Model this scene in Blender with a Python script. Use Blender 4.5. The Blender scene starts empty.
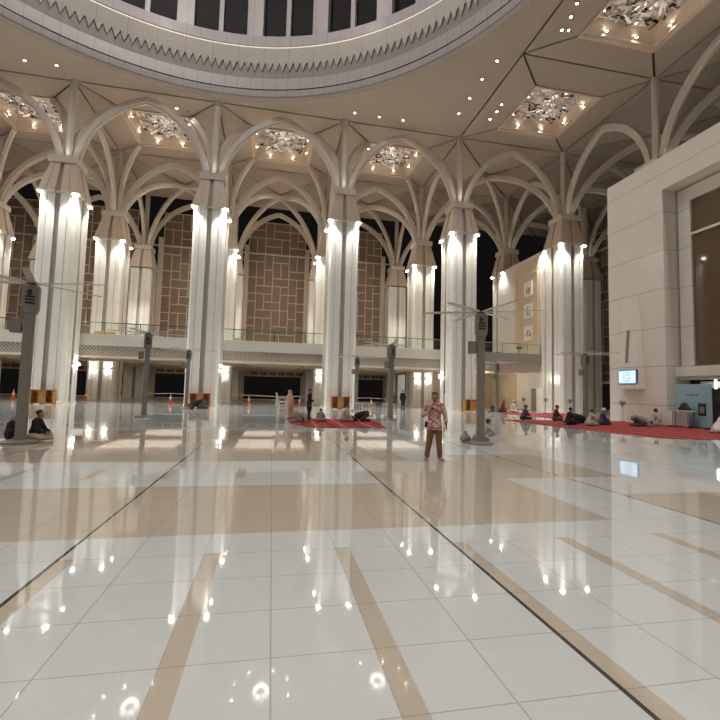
import bpy, bmesh, math, random
from mathutils import Vector, Matrix
random.seed(7)
PI = math.pi
SC = bpy.context.scene
COL = SC.collection

# ------------------------------------------------------------------ node helpers
class NT:
    def __init__(s, name):
        s.m = bpy.data.materials.new(name); s.m.use_nodes = True
        s.t = s.m.node_tree; s.n = s.t.nodes; s.l = s.t.links
        s.bsdf = s.n['Principled BSDF']; s._pos = None
    def put(s, sock, v):
        if isinstance(v, bpy.types.NodeSocket): s.l.new(v, sock)
        elif isinstance(v, (tuple, list)) and len(v) == 3 and sock.type == 'RGBA': sock.default_value = (*v, 1)
        else: sock.default_value = v
    def math(s, op, a, b=0.0, c=0.0):
        n = s.n.new('ShaderNodeMath'); n.operation = op
        s.put(n.inputs[0], a); s.put(n.inputs[1], b); s.put(n.inputs[2], c)
        return n.outputs[0]
    def pos(s):
        if s._pos is None:
            g = s.n.new('ShaderNodeNewGeometry'); x = s.n.new('ShaderNodeSeparateXYZ')
            s.l.new(g.outputs['Position'], x.inputs[0]); s._pos = (*x.outputs, g.outputs['Position'])
        return s._pos
    def local(s):
        g = s.n.new('ShaderNodeTexCoord'); x = s.n.new('ShaderNodeSeparateXYZ')
        s.l.new(g.outputs['Object'], x.inputs[0]); return (*x.outputs, g.outputs['Object'])
    def gt(s, a, b): return s.math('GREATER_THAN', a, b)
    def lt(s, a, b): return s.math('LESS_THAN', a, b)
    def mul(s, a, b): return s.math('MULTIPLY', a, b)
    def mx(s, a, b): return s.math('MAXIMUM', a, b)
    def rng(s, v, lo, hi): return s.mul(s.gt(v, lo), s.lt(v, hi))
    def line(s, v, off, step, w):
        u = s.math('SUBTRACT', v, off); u = s.math('DIVIDE', u, step); u = s.math('FLOORED_MODULO', u, 1.0)
        return s.lt(u, w/step)
    def mix(s, f, a, b):
        n = s.n.new('ShaderNodeMix'); n.data_type = 'RGBA'
        s.put(n.inputs['Factor'], f); s.put(n.inputs['A'], a); s.put(n.inputs['B'], b)
        return n.outputs['Result']
    def noise(s, scale, detail=3, vec=None, rough=.5):
        n = s.n.new('ShaderNodeTexNoise'); n.inputs['Scale'].default_value = scale
        n.inputs['Detail'].default_value = detail; n.inputs['Roughness'].default_value = rough
        if vec is not None: s.l.new(vec, n.inputs['Vector'])
        return n.outputs['Fac']
    def bump(s, h, strength=.1, dist=.02):
        n = s.n.new('ShaderNodeBump'); n.inputs['Strength'].default_value = strength
        n.inputs['Distance'].default_value = dist; s.l.new(h, n.inputs['Height'])
        s.l.new(n.outputs[0], s.bsdf.inputs['Normal'])
    def fin(s, col, rough=.5, metal=0.0, spec=.5):
        s.put(s.bsdf.inputs['Base Color'], col); s.put(s.bsdf.inputs['Roughness'], rough)
        s.put(s.bsdf.inputs['Metallic'], metal); s.put(s.bsdf.inputs['Specular IOR Level'], spec)
        return s.m

def plain(name, col, rough=.5, metal=0.0, var=.06, scale=6.0, spec=.5):
    t = NT(name); n = t.noise(scale, 3, t.pos()[3])
    a = tuple(max(0, c*(1-var)) for c in col); b = tuple(min(1, c*(1+var)) for c in col)
    return t.fin(t.mix(n, a, b), rough, metal, spec)

def emit(name, col, st):
    t = NT(name); t.fin(col, .4)
    t.put(t.bsdf.inputs['Emission Color'], col); t.bsdf.inputs['Emission Strength'].default_value = st
    return t.m

# ------------------------------------------------------------------ mesh helpers
class MB:
    def __init__(s): s.v = []; s.f = []; s.mi = []
    def add(s, vs, fs, mi=0):
        o = len(s.v); s.v += [tuple(v) for v in vs]
        for f in fs: s.f.append(tuple(i+o for i in f)); s.mi.append(mi)
        return s
    def box(s, x0, x1, y0, y1, z0, z1, mi=0):
        v = [(x, y, z) for z in (z0, z1) for y in (y0, y1) for x in (x0, x1)]
        return s.add(v, [(0,2,3,1),(4,5,7,6),(0,1,5,4),(2,6,7,3),(0,4,6,2),(1,3,7,5)], mi)
    def obox(s, c, ax, ay, az, mi=0):
        c = Vector(c); ax, ay, az = Vector(ax), Vector(ay), Vector(az)
        v = [c+ax*i+ay*j+az*k for k in (-1,1) for j in (-1,1) for i in (-1,1)]
        return s.add(v, [(0,2,3,1),(4,5,7,6),(0,1,5,4),(2,6,7,3),(0,4,6,2),(1,3,7,5)], mi)
    def loft(s, rings, cap=True, closed=True, mi=0):
        n = len(rings[0]); v = [p for r in rings for p in r]; f = []
        for k in range(len(rings)-1):
            for i in range(n if closed else n-1):
                j = (i+1) % n
                f.append((k*n+i, k*n+j, (k+1)*n+j, (k+1)*n+i))
        if cap and closed:
            f.append(tuple(reversed(range(n)))); f.append(tuple(range((len(rings)-1)*n, len(rings)*n)))
        return s.add(v, f, mi)
    def tube(s, pts, r, n=8, mi=0, flat=None):
        pts = [Vector(p) for p in pts]; rs = r if isinstance(r, (list, tuple)) else [r]*len(pts)
        rings = []
        t0 = (pts[1]-pts[0]).normalized(); up = Vector((0,0,1)) if abs(t0.z) < .9 else Vector((1,0,0))
        a = t0.cross(up).normalized()
        for i, p in enumerate(pts):
            t = (pts[min(i+1, len(pts)-1)]-pts[max(i-1, 0)]).normalized()
            a = (a - t*a.dot(t)).normalized(); b = t.cross(a)
            rings.append([p+(a*math.cos(2*PI*k/n)+b*math.sin(2*PI*k/n))*rs[i] for k in range(n)])
        return s.loft(rings, mi=mi)
    def cyl(s, c, r0, r1, z0, z1, n=24, mi=0):
        return s.loft([[(c[0]+r*math.cos(2*PI*k/n), c[1]+r*math.sin(2*PI*k/n), z) for k in range(n)] for r, z in ((r0,z0),(r1,z1))], mi=mi)
    def lathe(s, prof, c=(0,0,0), n=48, a0=0, a1=2*PI, mi=0, cap=False):
        full = abs(a1-a0-2*PI) < 1e-6; m = n if full else n+1
        rings = [[(c[0]+r*math.cos(a0+(a1-a0)*k/n), c[1]+r*math.sin(a0+(a1-a0)*k/n), c[2]+z) for k in range(m)] for r, z in prof]
        return s.loft(rings, cap=cap, closed=full, mi=mi)
    def capsule(s, p0, p1, r0, r1, n=12, flat=None, mi=0):
        p0, p1 = Vector(p0), Vector(p1); t = p1-p0
        L = t.length; t = t.normalized() if L > 1e-6 else Vector((0,0,1))
        up = Vector((0,0,1)) if abs(t.z) < .9 else Vector((1,0,0))
        a = t.cross(up).normalized(); b = t.cross(a)
        rings = []
        for k in range(1, 5): th = PI/2*k/4; rings.append((p0-t*r0*math.cos(th), r0*math.sin(th)))
        for k in range(0, 4): th = PI/2*k/4; rings.append((p1+t*r1*math.sin(th), r1*math.cos(th)))
        out = []
        for c, r in rings:
            ring = []
            for k in range(n):
                o = (a*math.cos(2*PI*k/n)+b*math.sin(2*PI*k/n))*r
                if flat: ax = Vector(flat[0]); o = o - ax*o.dot(ax)*(1-flat[1])
                ring.append(c+o)
            out.append(ring)
        return s.loft(out, mi=mi)
    def ell(s, c, rx, ry, rz, n=14, mi=0, rot=None):
        c = Vector(c); rings = []
        for k in range(1, n):
            th = PI*k/n; ring = []
            for j in range(n):
                q = Vector((rx*math.sin(th)*math.cos(2*PI*j/n), ry*math.sin(th)*math.sin(2*PI*j/n), -rz*math.cos(th)))
                if rot: q = rot @ q
                ring.append(c+q)
            rings.append(ring)
        return s.loft(rings, mi=mi)
    def mesh(s, name):
        me = bpy.data.meshes.new(name); me.from_pydata(s.v, [], s.f)
        me.polygons.foreach_set('material_index', s.mi); me.update(); 
        bm = bmesh.new(); bm.from_mesh(me); bmesh.ops.recalc_face_normals(bm, faces=bm.faces); bm.to_mesh(me); bm.free()
        return me
    def build(s, name, mat, parent=None, loc=(0,0,0), smooth=False, bevel=0, rz=0):
        me = s.mesh(name)
        for m in (mat if isinstance(mat, (list, tuple)) else [mat]): me.materials.append(m)
        if smooth:
            me.polygons.foreach_set('use_smooth', [True]*len(me.polygons))
            try: me.set_sharp_from_angle(angle=math.radians(40))
            except Exception: pass
        o = bpy.data.objects.new(name, me); COL.objects.link(o); o.location = loc; o.rotation_euler.z = rz
        if parent: o.parent = parent
        if bevel:
            b = o.modifiers.new('bevel', 'BEVEL'); b.width = bevel; b.segments = 2; b.limit_method = 'ANGLE'
        return o

def remeshed(mb, name, mat, voxel, parent=None, smooth_it=4):
    """one continuous skin over overlapping blobs"""
    o = mb.build(name, mat)
    r = o.modifiers.new('r', 'REMESH'); r.mode = 'VOXEL'; r.voxel_size = voxel
    s = o.modifiers.new('s', 'SMOOTH'); s.factor = .5; s.iterations = smooth_it
    dg = bpy.context.evaluated_depsgraph_get(); dg.update()
    me = bpy.data.meshes.new_from_object(o.evaluated_get(dg))
    o.modifiers.clear(); old = o.data; o.data = me; bpy.data.meshes.remove(old)
    me.name = name
    if not me.materials: me.materials.append(mat)
    me.polygons.foreach_set('use_smooth', [True]*len(me.polygons))
    if parent: o.parent = parent
    return o

def tag(o, label, cat, group=None, kind=None):
    if label: o['label'] = label
    if cat: o['category'] = cat
    if group: o['group'] = group
    if kind: o['kind'] = kind
    return o
def thing(name, label, cat, loc=(0,0,0), rz=0, group=None):
    o = bpy.data.objects.new(name, None); COL.objects.link(o); o.empty_display_size = .2
    o.location = loc; o.rotation_euler.z = rz
    return tag(o, label, cat, group)
def struct(o, label=None, cat=None): return tag(o, label, cat, None, 'structure')
def dup(root, loc, rz=None, label=None, group=None):
    r = root.copy(); COL.objects.link(r); r.location = loc
    if rz is not None: r.rotation_euler.z = rz
    if label: r['label'] = label
    if group: r['group'] = group
    for ch in list(root.children):
        c = ch.copy(); COL.objects.link(c); c.parent = r
        for g in list(ch.children):
            d = g.copy(); COL.objects.link(d); d.parent = c
    return r
def light(kind, name, loc, power, radius=.1, col=(1,.93,.82), parent=None, spot=None, blend=.6, aim=None):
    d = bpy.data.lights.new(name, kind); d.energy = power; d.color = col; d.shadow_soft_size = radius
    if kind == 'SPOT': d.spot_size = spot; d.spot_blend = blend
    o = bpy.data.objects.new(name, d); COL.objects.link(o); o.location = loc
    if aim is not None: o.rotation_euler = Vector(aim).to_track_quat('-Z', 'Y').to_euler()
    if parent: o.parent = parent
    return o

# ------------------------------------------------------------------ grid of the hall
X1, SX, Y0, SY = -17.66, 11.81, 40.17, 11.46
gx = lambda i: X1 + (i-1)*SX
gy = lambda j: Y0 + j*SY
ZC = 27.6            # ceiling
DC = (-5.8, 16.5)    # dome centre
COLS = [(i,0) for i in range(0,7)] + [(i,1) for i in range(0,7)] + [(i,2) for i in range(-1,5)] + [(5,-1),(5,-2),(6,-1)]
COLSET = set(COLS)
def cell(i, j):
    if 0 <= i <= 3 and -4 <= j <= -1: return 'dome'
    if (j == 0 and 0 <= i <= 3) or (i == 4 and -4 <= j <= -1): return 'coffer'
    return 'plain'

# ------------------------------------------------------------------ materials
WHITE = (.80,.775,.715)
def mat_floor():
    t = NT('polished_marble_floor'); x, y, z, P = t.pos()
    off = .715; M = 1.305
    thin = t.line(x, .052, M, .010)
    thin2 = t.line(x, off-.004, M, .009)
    wide = t.mul(t.line(x, 1.998, 3*M, .035), t.lt(y, 30))
    cross = t.line(y, 2.25, 1.2, .009)
    cross = t.mx(cross, t.line(y, 2.85, 1.2, .009))
    strip = t.mul(t.line(x, off, M, .15), t.lt(y, 4.68))
    shorts = t.mul(t.mul(t.line(x, off, M, .15), t.rng(y, 8.42, 9.4)), t.lt(x, 2.0))
    band = t.mul(t.lt(x, 4.57), t.rng(y, 5.27, 7.8))
    b2 = t.mul(t.rng(x, 2.03, 4.57), t.rng(y, 7.79, 10.3))
    b3 = t.mul(t.rng(x, 4.56, 7.2), t.rng(y, 8.05, 11.2))
    b4 = t.mul(t.lt(x, 3.3), t.rng(y, 10.3, 17.5))
    b5 = t.mul(t.gt(x, 5.95), t.lt(y, 6.62))
    notch = t.mul(t.gt(x, 8.4), t.rng(y, -2, 2.0))
    tan = strip
    for q in (shorts, band, b2, b3, b4, b5): tan = t.mx(tan, q)
    # faint tone of each slab and soft marble clouds
    n1 = t.noise(.9, 4, P); n2 = t.noise(7.0, 5, P)
    wcol = t.mix(n1, (.57,.60,.585), (.64,.67,.655)); wcol = t.mix(t.mul(n2, .35), wcol, (.51,.515,.495))
    tcol = t.mix(n1, (.47,.41,.33), (.535,.475,.39)); tcol = t.mix(t.mul(n2, .4), tcol, (.45,.38,.295))
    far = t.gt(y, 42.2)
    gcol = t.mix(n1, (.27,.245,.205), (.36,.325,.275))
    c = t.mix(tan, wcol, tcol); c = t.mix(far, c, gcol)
    edge = t.mul(t.rng(y, 38.45, 38.62), t.lt(x, 24)); c = t.mix(edge, c, (.86,.84,.79))
    c = t.mix(t.mul(t.mx(thin, cross), .55), c, (.26,.24,.21)); c = t.mix(t.mul(thin2, .45), c, (.28,.25,.21))
    c = t.mix(wide, c, (.07,.06,.05))
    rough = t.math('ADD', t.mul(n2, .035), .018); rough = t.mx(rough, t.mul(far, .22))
    # each slab is laid a hair out of level
    fx = t.math('FLOOR', t.math('DIVIDE', t.math('SUBTRACT', x, .057), M)); fy = t.math('FLOOR', t.math('DIVIDE', t.math('SUBTRACT', y, 2.25), .6))
    cb = t.n.new('ShaderNodeCombineXYZ'); t.put(cb.inputs[0], fx); t.put(cb.inputs[1], fy)
    wn = t.n.new('ShaderNodeTexWhiteNoise'); wn.noise_dimensions = '2D'; t.l.new(cb.outputs[0], wn.inputs['Vector'])
    sub = t.n.new('ShaderNodeVectorMath'); sub.operation = 'SUBTRACT'; t.l.new(wn.outputs['Color'], sub.inputs[0]); sub.inputs[1].default_value = (.5,.5,.5)
    sc = t.n.new('ShaderNodeVectorMath'); sc.operation = 'MULTIPLY'; t.l.new(sub.outputs[0], sc.inputs[0]); sc.inputs[1].default_value = (.0022,.0022,0)
    w = t.n.new('ShaderNodeTexNoise'); w.inputs['Scale'].default_value = 1.6; w.inputs['Detail'].default_value = 1; t.l.new(P, w.inputs['Vector'])
    sub2 = t.n.new('ShaderNodeVectorMath'); sub2.operation = 'SUBTRACT'; t.l.new(w.outputs['Color'], sub2.inputs[0]); sub2.inputs[1].default_value = (.5,.5,.5)
    sc2 = t.n.new('ShaderNodeVectorMath'); sc2.operation = 'MULTIPLY'; t.l.new(sub2.outputs[0], sc2.inputs[0]); sc2.inputs[1].default_value = (.003,.003,0)
    ad = t.n.new('ShaderNodeVectorMath'); t.l.new(sc.outputs[0], ad.inputs[0]); t.l.new(sc2.outputs[0], ad.inputs[1])
    ad2 = t.n.new('ShaderNodeVectorMath'); t.l.new(ad.outputs[0], ad2.inputs[0]); ad2.inputs[1].default_value = (0,0,1)
    nm = t.n.new('ShaderNodeVectorMath'); nm.operation = 'NORMALIZE'; t.l.new(ad2.outputs[0], nm.inputs[0])
    t.l.new(nm.outputs[0], t.bsdf.inputs['Normal'])
    t.bsdf.inputs['IOR'].default_value = 1.9
    return t.fin(c, rough, 0, .5)

def mat_panel(name, col, step, off, w=.014, rough=.16, dark=.45, var=.04):
    t = NT(name); x, y, z, P = t.pos()
    n = t.noise(.7, 4, P)
    c = t.mix(n, tuple(k*(1-var) for k in col), tuple(min(1, k*(1+var)) for k in col))
    c = t.mix(t.line(z, off-w/2, step, w), c, tuple(k*dark for k in col))
    return t.fin(c, rough)
def mat_ring(name, col, count, rough=.35, w=.03, relief=0):
    t = NT(name); x, y, z, P = t.pos()
    a = t.math('ARCTAN2', t.math('SUBTRACT', y, DC[1]), t.math('SUBTRACT', x, DC[0]))
    u = t.math('FLOORED_MODULO', t.mul(a, count/(2*PI)), 1.0)
    n = t.noise(1.2, 3, P)
    c = t.mix(n, tuple(k*.96 for k in col), tuple(min(1, k*1.04) for k in col))
    c = t.mix(t.lt(u, w), c, tuple(k*.55 for k in col))
    if relief:
        v = t.n.new('ShaderNodeTexVoronoi'); v.inputs['Scale'].default_value = relief; t.l.new(P, v.inputs['Vector'])
        t.bump(v.outputs['Distance'], .6, .06)
    return t.fin(c, rough)

M = {}
M['floor'] = mat_floor()
def mat_column(name, col, step, gw):
    t = NT(name); x, y, z, P = t.pos(); lx, ly, lz, _ = t.local()
    n = t.noise(.7, 4, P)
    c = t.mix(n, tuple(k*.96 for k in col), tuple(min(1, k*1.04) for k in col))
    ax, ay = t.math('ABSOLUTE', lx), t.math('ABSOLUTE', ly)
    if step: c = t.mix(t.line(z, .6, step, .014), c, tuple(k*.72 for k in col))
    g = t.mx(t.lt(ax, gw), t.lt(ay, gw))
    c = t.mix(g, c, (.50,.48,.44) if step else (.40,.34,.28))
    if step:
        e = t.mx(t.rng(ax, .74, .81), t.rng(ay, .74, .81)); c = t.mix(e, c, tuple(k*.84 for k in col))
    return t.fin(c, .16 if step else .45)
M['column'] = mat_column('white_marble_column', (.80,.785,.735), 1.22, .195)
M['panelwall'] = mat_panel('white_marble_wall', (.76,.735,.68), 1.22, .6)
M['block'] = mat_panel('cream_stone_cladding', (.77,.73,.655), 2.47, 1.23, .035, .12, .5)
M['stone'] = plain('pale_stone', (.66,.60,.52), .5)
M['neck'] = mat_column('warm_grey_stone', (.62,.51,.41), 0, .15)
M['rib'] = plain('painted_plaster_rib', (.62,.56,.49), .55, var=.04)
M['ceil'] = plain('taupe_ceiling_panel', (.43,.365,.305), .6, var=.05, scale=.5)
M['groove'] = plain('shadow_joint_brown', (.16,.12,.085), .7)
M['soffit'] = plain('beige_soffit', (.43,.365,.305), .55, var=.05, scale=.4)
M['coffer'] = plain('pale_pink_stone', (.66,.54,.42), .4)
M['band'] = mat_ring('lilac_grey_ring_panels', (.50,.455,.45), 126)
M['fringe'] = mat_ring('carved_ivory_band', (.58,.53,.465), 63, .5, .015, 9.0)
M['plate'] = mat_ring('grey_ring_backing', (.33,.30,.275), 63, .5, .01)
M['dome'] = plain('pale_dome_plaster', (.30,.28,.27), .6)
M['dark'] = plain('dark_bronze', (.05,.045,.04), .4)
M['darkglass'] = plain('night_glass', (.010,.010,.011), .05, spec=.22)
M['lamp'] = emit('lit_lamp', (1,.95,.88), 40)
M['softlamp'] = emit('soft_lamp', (1,.96,.9), 3)
M['downlamp'] = emit('lit_downlight', (1,.88,.78), 28)
M['strip'] = emit('glow_ledge', (1,.90,.78), .42)  # drum ledge made to glow in place of light falling on it
M['lattice'] = plain('beige_lattice_bar', (.66,.56,.46), .5)
M['pane'] = plain('brown_perforated_panel', (.24,.172,.125), .5, var=.12, scale=3)
M['nicheglass'] = plain('brown_glazing', (.15,.105,.065), .05, var=.2, scale=.7)
M['frame'] = plain('cream_window_frame', (.66,.59,.48), .4)
M['balc'] = plain('pale_parapet', (.50,.48,.435), .35)
M['shadedparapet'] = plain('shaded_parapet', (.25,.235,.205), .35)  # parapet colour darkened for the right bay that lies in shade
M['under'] = plain('balcony_underside', (.58,.50,.41), .5)
M['grey'] = plain('grey_painted_steel', (.20,.185,.155), .45)
M['blade'] = plain('fan_blade', (.42,.39,.34), .4)
M['wood'] = plain('honey_wood', (.42,.19,.05), .4, var=.25, scale=5)
M['wood2'] = plain('dark_wood', (.30,.13,.04), .4, var=.25)
M['orange'] = plain('orange_plastic', (.75,.16,.05), .4)
M['whitep'] = plain('white_plastic', (.82,.80,.76), .4)
M['black'] = plain('black_plastic', (.02,.02,.022), .45)
M['chrome'] = plain('brushed_metal', (.55,.54,.52), .25, 1)
M['sky'] = plain('teal_banner', (.30,.48,.53), .5, var=.15, scale=.8)
M['ply'] = plain('plywood', (.58,.40,.20), .5)
M['beige'] = plain('beige_wall_panel', (.60,.49,.35), .45)
M['grille'] = plain('grey_grille', (.25,.22,.18), .5)

def mat_frieze():
    t = NT('pierced_frieze'); x, y, z, P = t.pos()
    a = t.math('SINE', t.mul(x, 20.0)); b = t.math('SINE', t.mul(z, 20.0))
    c = t.math('SINE', t.mul(t.math('ADD', x, z), 28.0)); d = t.math('SINE', t.mul(t.math('SUBTRACT', x, z), 28.0))
    s = t.math('ADD', t.mul(a, b), t.mul(t.mul(c, d), .7))
    return t.fin(t.mix(t.gt(s, .05), (.46,.41,.35), (.22,.185,.15)), .5)
M['frieze'] = mat_frieze()
def mat_glass():
    t = NT('clear_glass'); n = t.n
    tr = n.new('ShaderNodeBsdfTransparent'); tr.inputs[0].default_value = (.93,.97,.95,1)
    gl = n.new('ShaderNodeBsdfGlossy'); gl.inputs['Roughness'].default_value = .02
    fr = n.new('ShaderNodeFresnel'); fr.inputs[0].default_value = 1.5
    mx = n.new('ShaderNodeMixShader'); t.l.new(fr.outputs[0], mx.inputs[0]); t.l.new(tr.outputs[0], mx.inputs[1]); t.l.new(gl.outputs[0], mx.inputs[2])
    t.l.new(mx.outputs[0], n['Material Output'].inputs[0]); return t.m
M['glass'] = mat_glass()
def mat_carpet():
    t = NT('red_prayer_carpet'); x, y, z, P = t.pos()
    n = t.noise(14, 4, P)
    c = t.mix(n, (.25,.03,.033), (.40,.06,.062))
    c = t.mix(t.line(x, .2, 1.25, .16), c, (.16,.02,.03)); c = t.mix(t.line(x, .75, 1.25, .10), c, (.50,.22,.17))
    v = t.n.new('ShaderNodeTexVoronoi'); v.inputs['Scale'].default_value = 3.5; t.l.new(P, v.inputs['Vector'])
    c = t.mix(t.mul(t.lt(v.outputs['Distance'], .22), .5), c, (.52,.16,.13))
    return t.fin(c, .9, 0, .2)
M['carpet'] = mat_carpet()
def mat_batik():
    t = NT('floral_batik_cloth'); x, y, z, P = t.local()
    v = t.n.new('ShaderNodeTexVoronoi'); v.inputs['Scale'].default_value = 15; t.l.new(P, v.inputs['Vector'])
    n = t.noise(26, 2, P)
    c = t.mix(t.gt(v.outputs['Distance'], .66), (.60,.44,.40), (.34,.11,.10))
    c = t.mix(t.gt(n, .555), c, (.33,.11,.105)); return t.fin(c, .8, 0, .2)
M['batik'] = mat_batik()
M['skin'] = plain('brown_skin', (.26,.135,.085), .5)
M['skin2'] = plain('light_brown_skin', (.36,.21,.14), .5)
M['hair'] = plain('black_hair', (.015,.012,.01), .6)
def cloth(n, c): return plain(n, c, .85, var=.12, scale=20, spec=.2)
M['brownpants'] = cloth('brown_trousers', (.20,.105,.055))
M['blackcloth'] = cloth('black_cloth', (.022,.022,.024))
M['darkgrey'] = cloth('dark_grey_cloth', (.075,.075,.08))
M['navy'] = cloth('navy_cloth', (.06,.07,.09))
M['khaki'] = cloth('khaki_cloth', (.46,.37,.27))
M['greycloth'] = cloth('grey_cloth', (.27,.25,.225))
M['lightgrey'] = cloth('light_grey_cloth', (.42,.385,.34))
M['whitecloth'] = cloth('white_cloth', (.72,.70,.66))
M['peach'] = cloth('peach_cloth', (.58,.36,.24))
M['taupe'] = cloth('taupe_cloth', (.30,.26,.20))
M['maroon'] = cloth('maroon_cloth', (.12,.03,.03))
M['crystal'] = NT('mirror_crystal').fin((.88,.86,.85), .14, .45)
M['crystal2'] = NT('smoked_crystal').fin((.14,.12,.11), .12, 1)

# ------------------------------------------------------------------ floor
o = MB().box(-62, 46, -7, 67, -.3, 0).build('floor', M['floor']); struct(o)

# ------------------------------------------------------------------ columns
HW = 1.36
def plan(s=1.0, chamfer=.22):
    side = [(-HW+chamfer,-HW), (-.80,-HW), (-.80,-HW+.05), (-.75,-HW+.05), (-.75,-HW), (-.19,-HW), (-.19,-HW+.24), (.19,-HW+.24), (.19,-HW),
            (.75,-HW), (.75,-HW+.05), (.80,-HW+.05), (.80,-HW), (HW-chamfer,-HW)]
    out = []
    for k in range(4):
        c, q = (1,0,-1,0)[k], (0,1,0,-1)[k]
        out += [((x*c-y*q)*s, (x*q+y*c)*s) for x, y in side]
    return out
def ring(s, z, ch=.22): return [(x, y, z) for x, y in plan(s, ch)]
ZN = 17.15; ZT = 20.4
proto_meshes = {}
def rib_mesh(name, dist, zend, steps=14):
    """pointed half arch leaving the cap steeply and reaching dist, zend; swept with a ridged section"""
    r0 = .62; dx = dist-r0; dz = zend-ZT
    be = math.atan2(dz, dx); de = math.radians(33); Rr = math.hypot(dx, dz)/(2*math.sin(de))
    rings = []
    for k in range(steps+1):
        a = be+de-2*de*k/steps                      # heading of the rib above the horizontal
        x = r0+Rr*(math.sin(be+de)-math.sin(a)); z = ZT+Rr*(math.cos(a)-math.cos(be+de))
        t = Vector((math.cos(a), 0, math.sin(a))); nrm = Vector((math.sin(a), 0, -math.cos(a)))
        c = Vector((x, 0, z)); w, d = .215, .30
        sec = [(-w,-d), (w,-d), (w,d*.45), (w*.55,d*.55), (w*.4,d), (-w*.4,d), (-w*.55,d*.55), (-w,d*.45)]
        rings.append([c+Vector((0,a,0))+nrm*b for a, b in sec])
    return MB().loft(rings)
def part_mesh(key, mb, mat):
    me = mb.mesh(key); me.materials.append(mat); proto_meshes[key] = me; return me
part_mesh('shaft', MB().loft([ring(1.035,0), ring(1.035,.16), ring(1,.18), ring(1,ZN)]), M['column'])
part_mesh('neck', MB().loft([ring(1.1,ZN+.16,.1), ring(.70,19.85,.1)]), M['neck'])
part_mesh('hood', MB().loft([ring(1.13,ZN-.02,.06), ring(1.13,ZN+.16,.06)]), M['stone'])
part_mesh('cap_slab', MB().box(-1.08,1.08,-1.08,1.08,19.85,20.4), M['rib'])
part_mesh('strut', MB().loft([[(.30*math.cos(PI/8+k*PI/4), .30*math.sin(PI/8+k*PI/4), z) for k in range(8)] for z in (ZT, ZC+.05)]), M['rib'])
part_mesh('rib_x', rib_mesh('rib', SX/2, 26.75), M['rib'])
part_mesh('rib_y', rib_mesh('rib', SY/2, 26.75), M['rib'])
part_mesh('rib_short', rib_mesh('rib', math.hypot(SX/2-3.0, SY/2-3.0), 27.2), M['rib'])
part_mesh('rib_long', rib_mesh('rib', math.hypot(SX/2, SY/2), 26.75), M['rib'])
part_mesh('lamp', MB().box(-.15,.15,-.15,.15,-.05,.05), M['lamp'])
def attach(name, key, parent, loc=(0,0,0), rz=0):
    o = bpy.data.objects.new(name, proto_meshes[key]); COL.objects.link(o); o.parent = parent
    o.location = loc; o.rotation_euler.z = rz; return o
ordn = ['first','second','third','fourth','fifth','sixth','seventh','eighth']
RIBANG = {(1,0):0, (0,1):PI/2, (-1,0):PI, (0,-1):-PI/2}
LAMPCOL = (1,.96,.88)
def col_label(i, j):
    if j == 0:
        return {0:'front row column beyond the left edge, its arch meeting the big left column',
                1:'big white marble column of the front row behind the leftmost fan pole',
                2:'big white marble column of the front row with a curled up figure at its foot',
                3:'big white marble column of the front row behind the small red carpet and its worshippers',
                4:'big white marble column of the front row to the right behind the standing man',
                5:'big white marble column at the right end of the front row beside the medallion wall',
                6:'front row column hidden behind the cream stone wall, its ribs rising above'}[i]
    if j == 1:
        return {0:'lamplit second row column cut by the left edge of the photo',
                1:'lamplit second row column seen just right of the leftmost big column',
                2:'lamplit second row column peeping out at the right side of the second big column',
                3:'lamplit second row column peeping out at the left side of the middle big column',
                4:'lamplit second row column just left of the big column behind the standing man',
                5:'lamplit second row column at the back end of the medallion wall',
                6:'pale column deep in the gap between the medallion wall and the cream stone block'}[i]
    if j == 2:
        return {-1:'unlit back row column at the far left edge',
                0:'unlit back row column left of the leftmost big column',
                1:'unlit back row column left of the first clear brown lattice window',
                2:'unlit back row column beside the left frame of the central lattice window',
                3:'unlit back row column beside the right frame of the central lattice window',
                4:'unlit back row column right of the lattice window next to the middle big column'}[i]
    return {(5,-1):'column rising out of the cream stone block on the right, only cap and ribs showing',
            (5,-2):'column beyond the right edge, its rib crossing the top right corner',
            (6,-1):'column hidden behind the cream stone block, ribs curving over its top'}[(i,j)]
for (i, j) in COLS:
    c = thing('column', col_label(i, j), 'column', (gx(i), gy(j), 0), 0, {0:'front row columns',1:'second row columns',2:'back row columns'}.get(j, 'columns around the stone block'))
    attach('shaft', 'shaft', c); attach('neck', 'neck', c); attach('cap_slab', 'cap_slab', c); attach('strut', 'strut', c)
    lit = j < 2 and (i, j) != (6, 1)
    if lit: hood = attach('hood', 'hood', c)
    for (a, b), ang in RIBANG.items():
        if (i+a, j+b) in COLSET or (j == 0 and b == 0) or (i == 5 and a == 0 and j < 0):
            attach('rib', 'rib_x' if a else 'rib_y', c, rz=ang)
    for a in (1, -1):
        for b in (1, -1):
            ci, cj = (i if a > 0 else i-1), (j if b > 0 else j-1)
            if cj >= 2: continue
            k = cell(ci, cj)
            ang = math.atan2(b*SY, a*SX)
            if k == 'coffer' and ci < 4: attach('rib', 'rib_short', c, rz=ang)
            elif k == 'plain' and not (j == 0 and b < 0 and i < 5): attach('rib', 'rib_long', c, rz=ang)
    if lit:
        for a in (1, -1):
            for b in (1, -1):
                q = attach('lamp', 'lamp', hood, (a*1.33, b*1.33, ZN-.05))
                if (i, j) in ((6,0),(6,-1),(5,-2),(5,-1)): continue
                light('SPOT', 'lamp_light', (a*1.58, b*1.58, ZN-.10), 1350 if j == 0 else 1100, .26, LAMPCOL, c, math.radians(100), .5, (-a*.05, .30 if j == 1 and b > 0 else -b*.05, -1))
    if j <= 1:
        # up-light sitting on the cap
        light('SPOT', 'cap_uplight', (0, -.8, ZT+.12), 55, .3, (1,.88,.74), c, math.radians(150), .8, (0,-.12,1))

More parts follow.
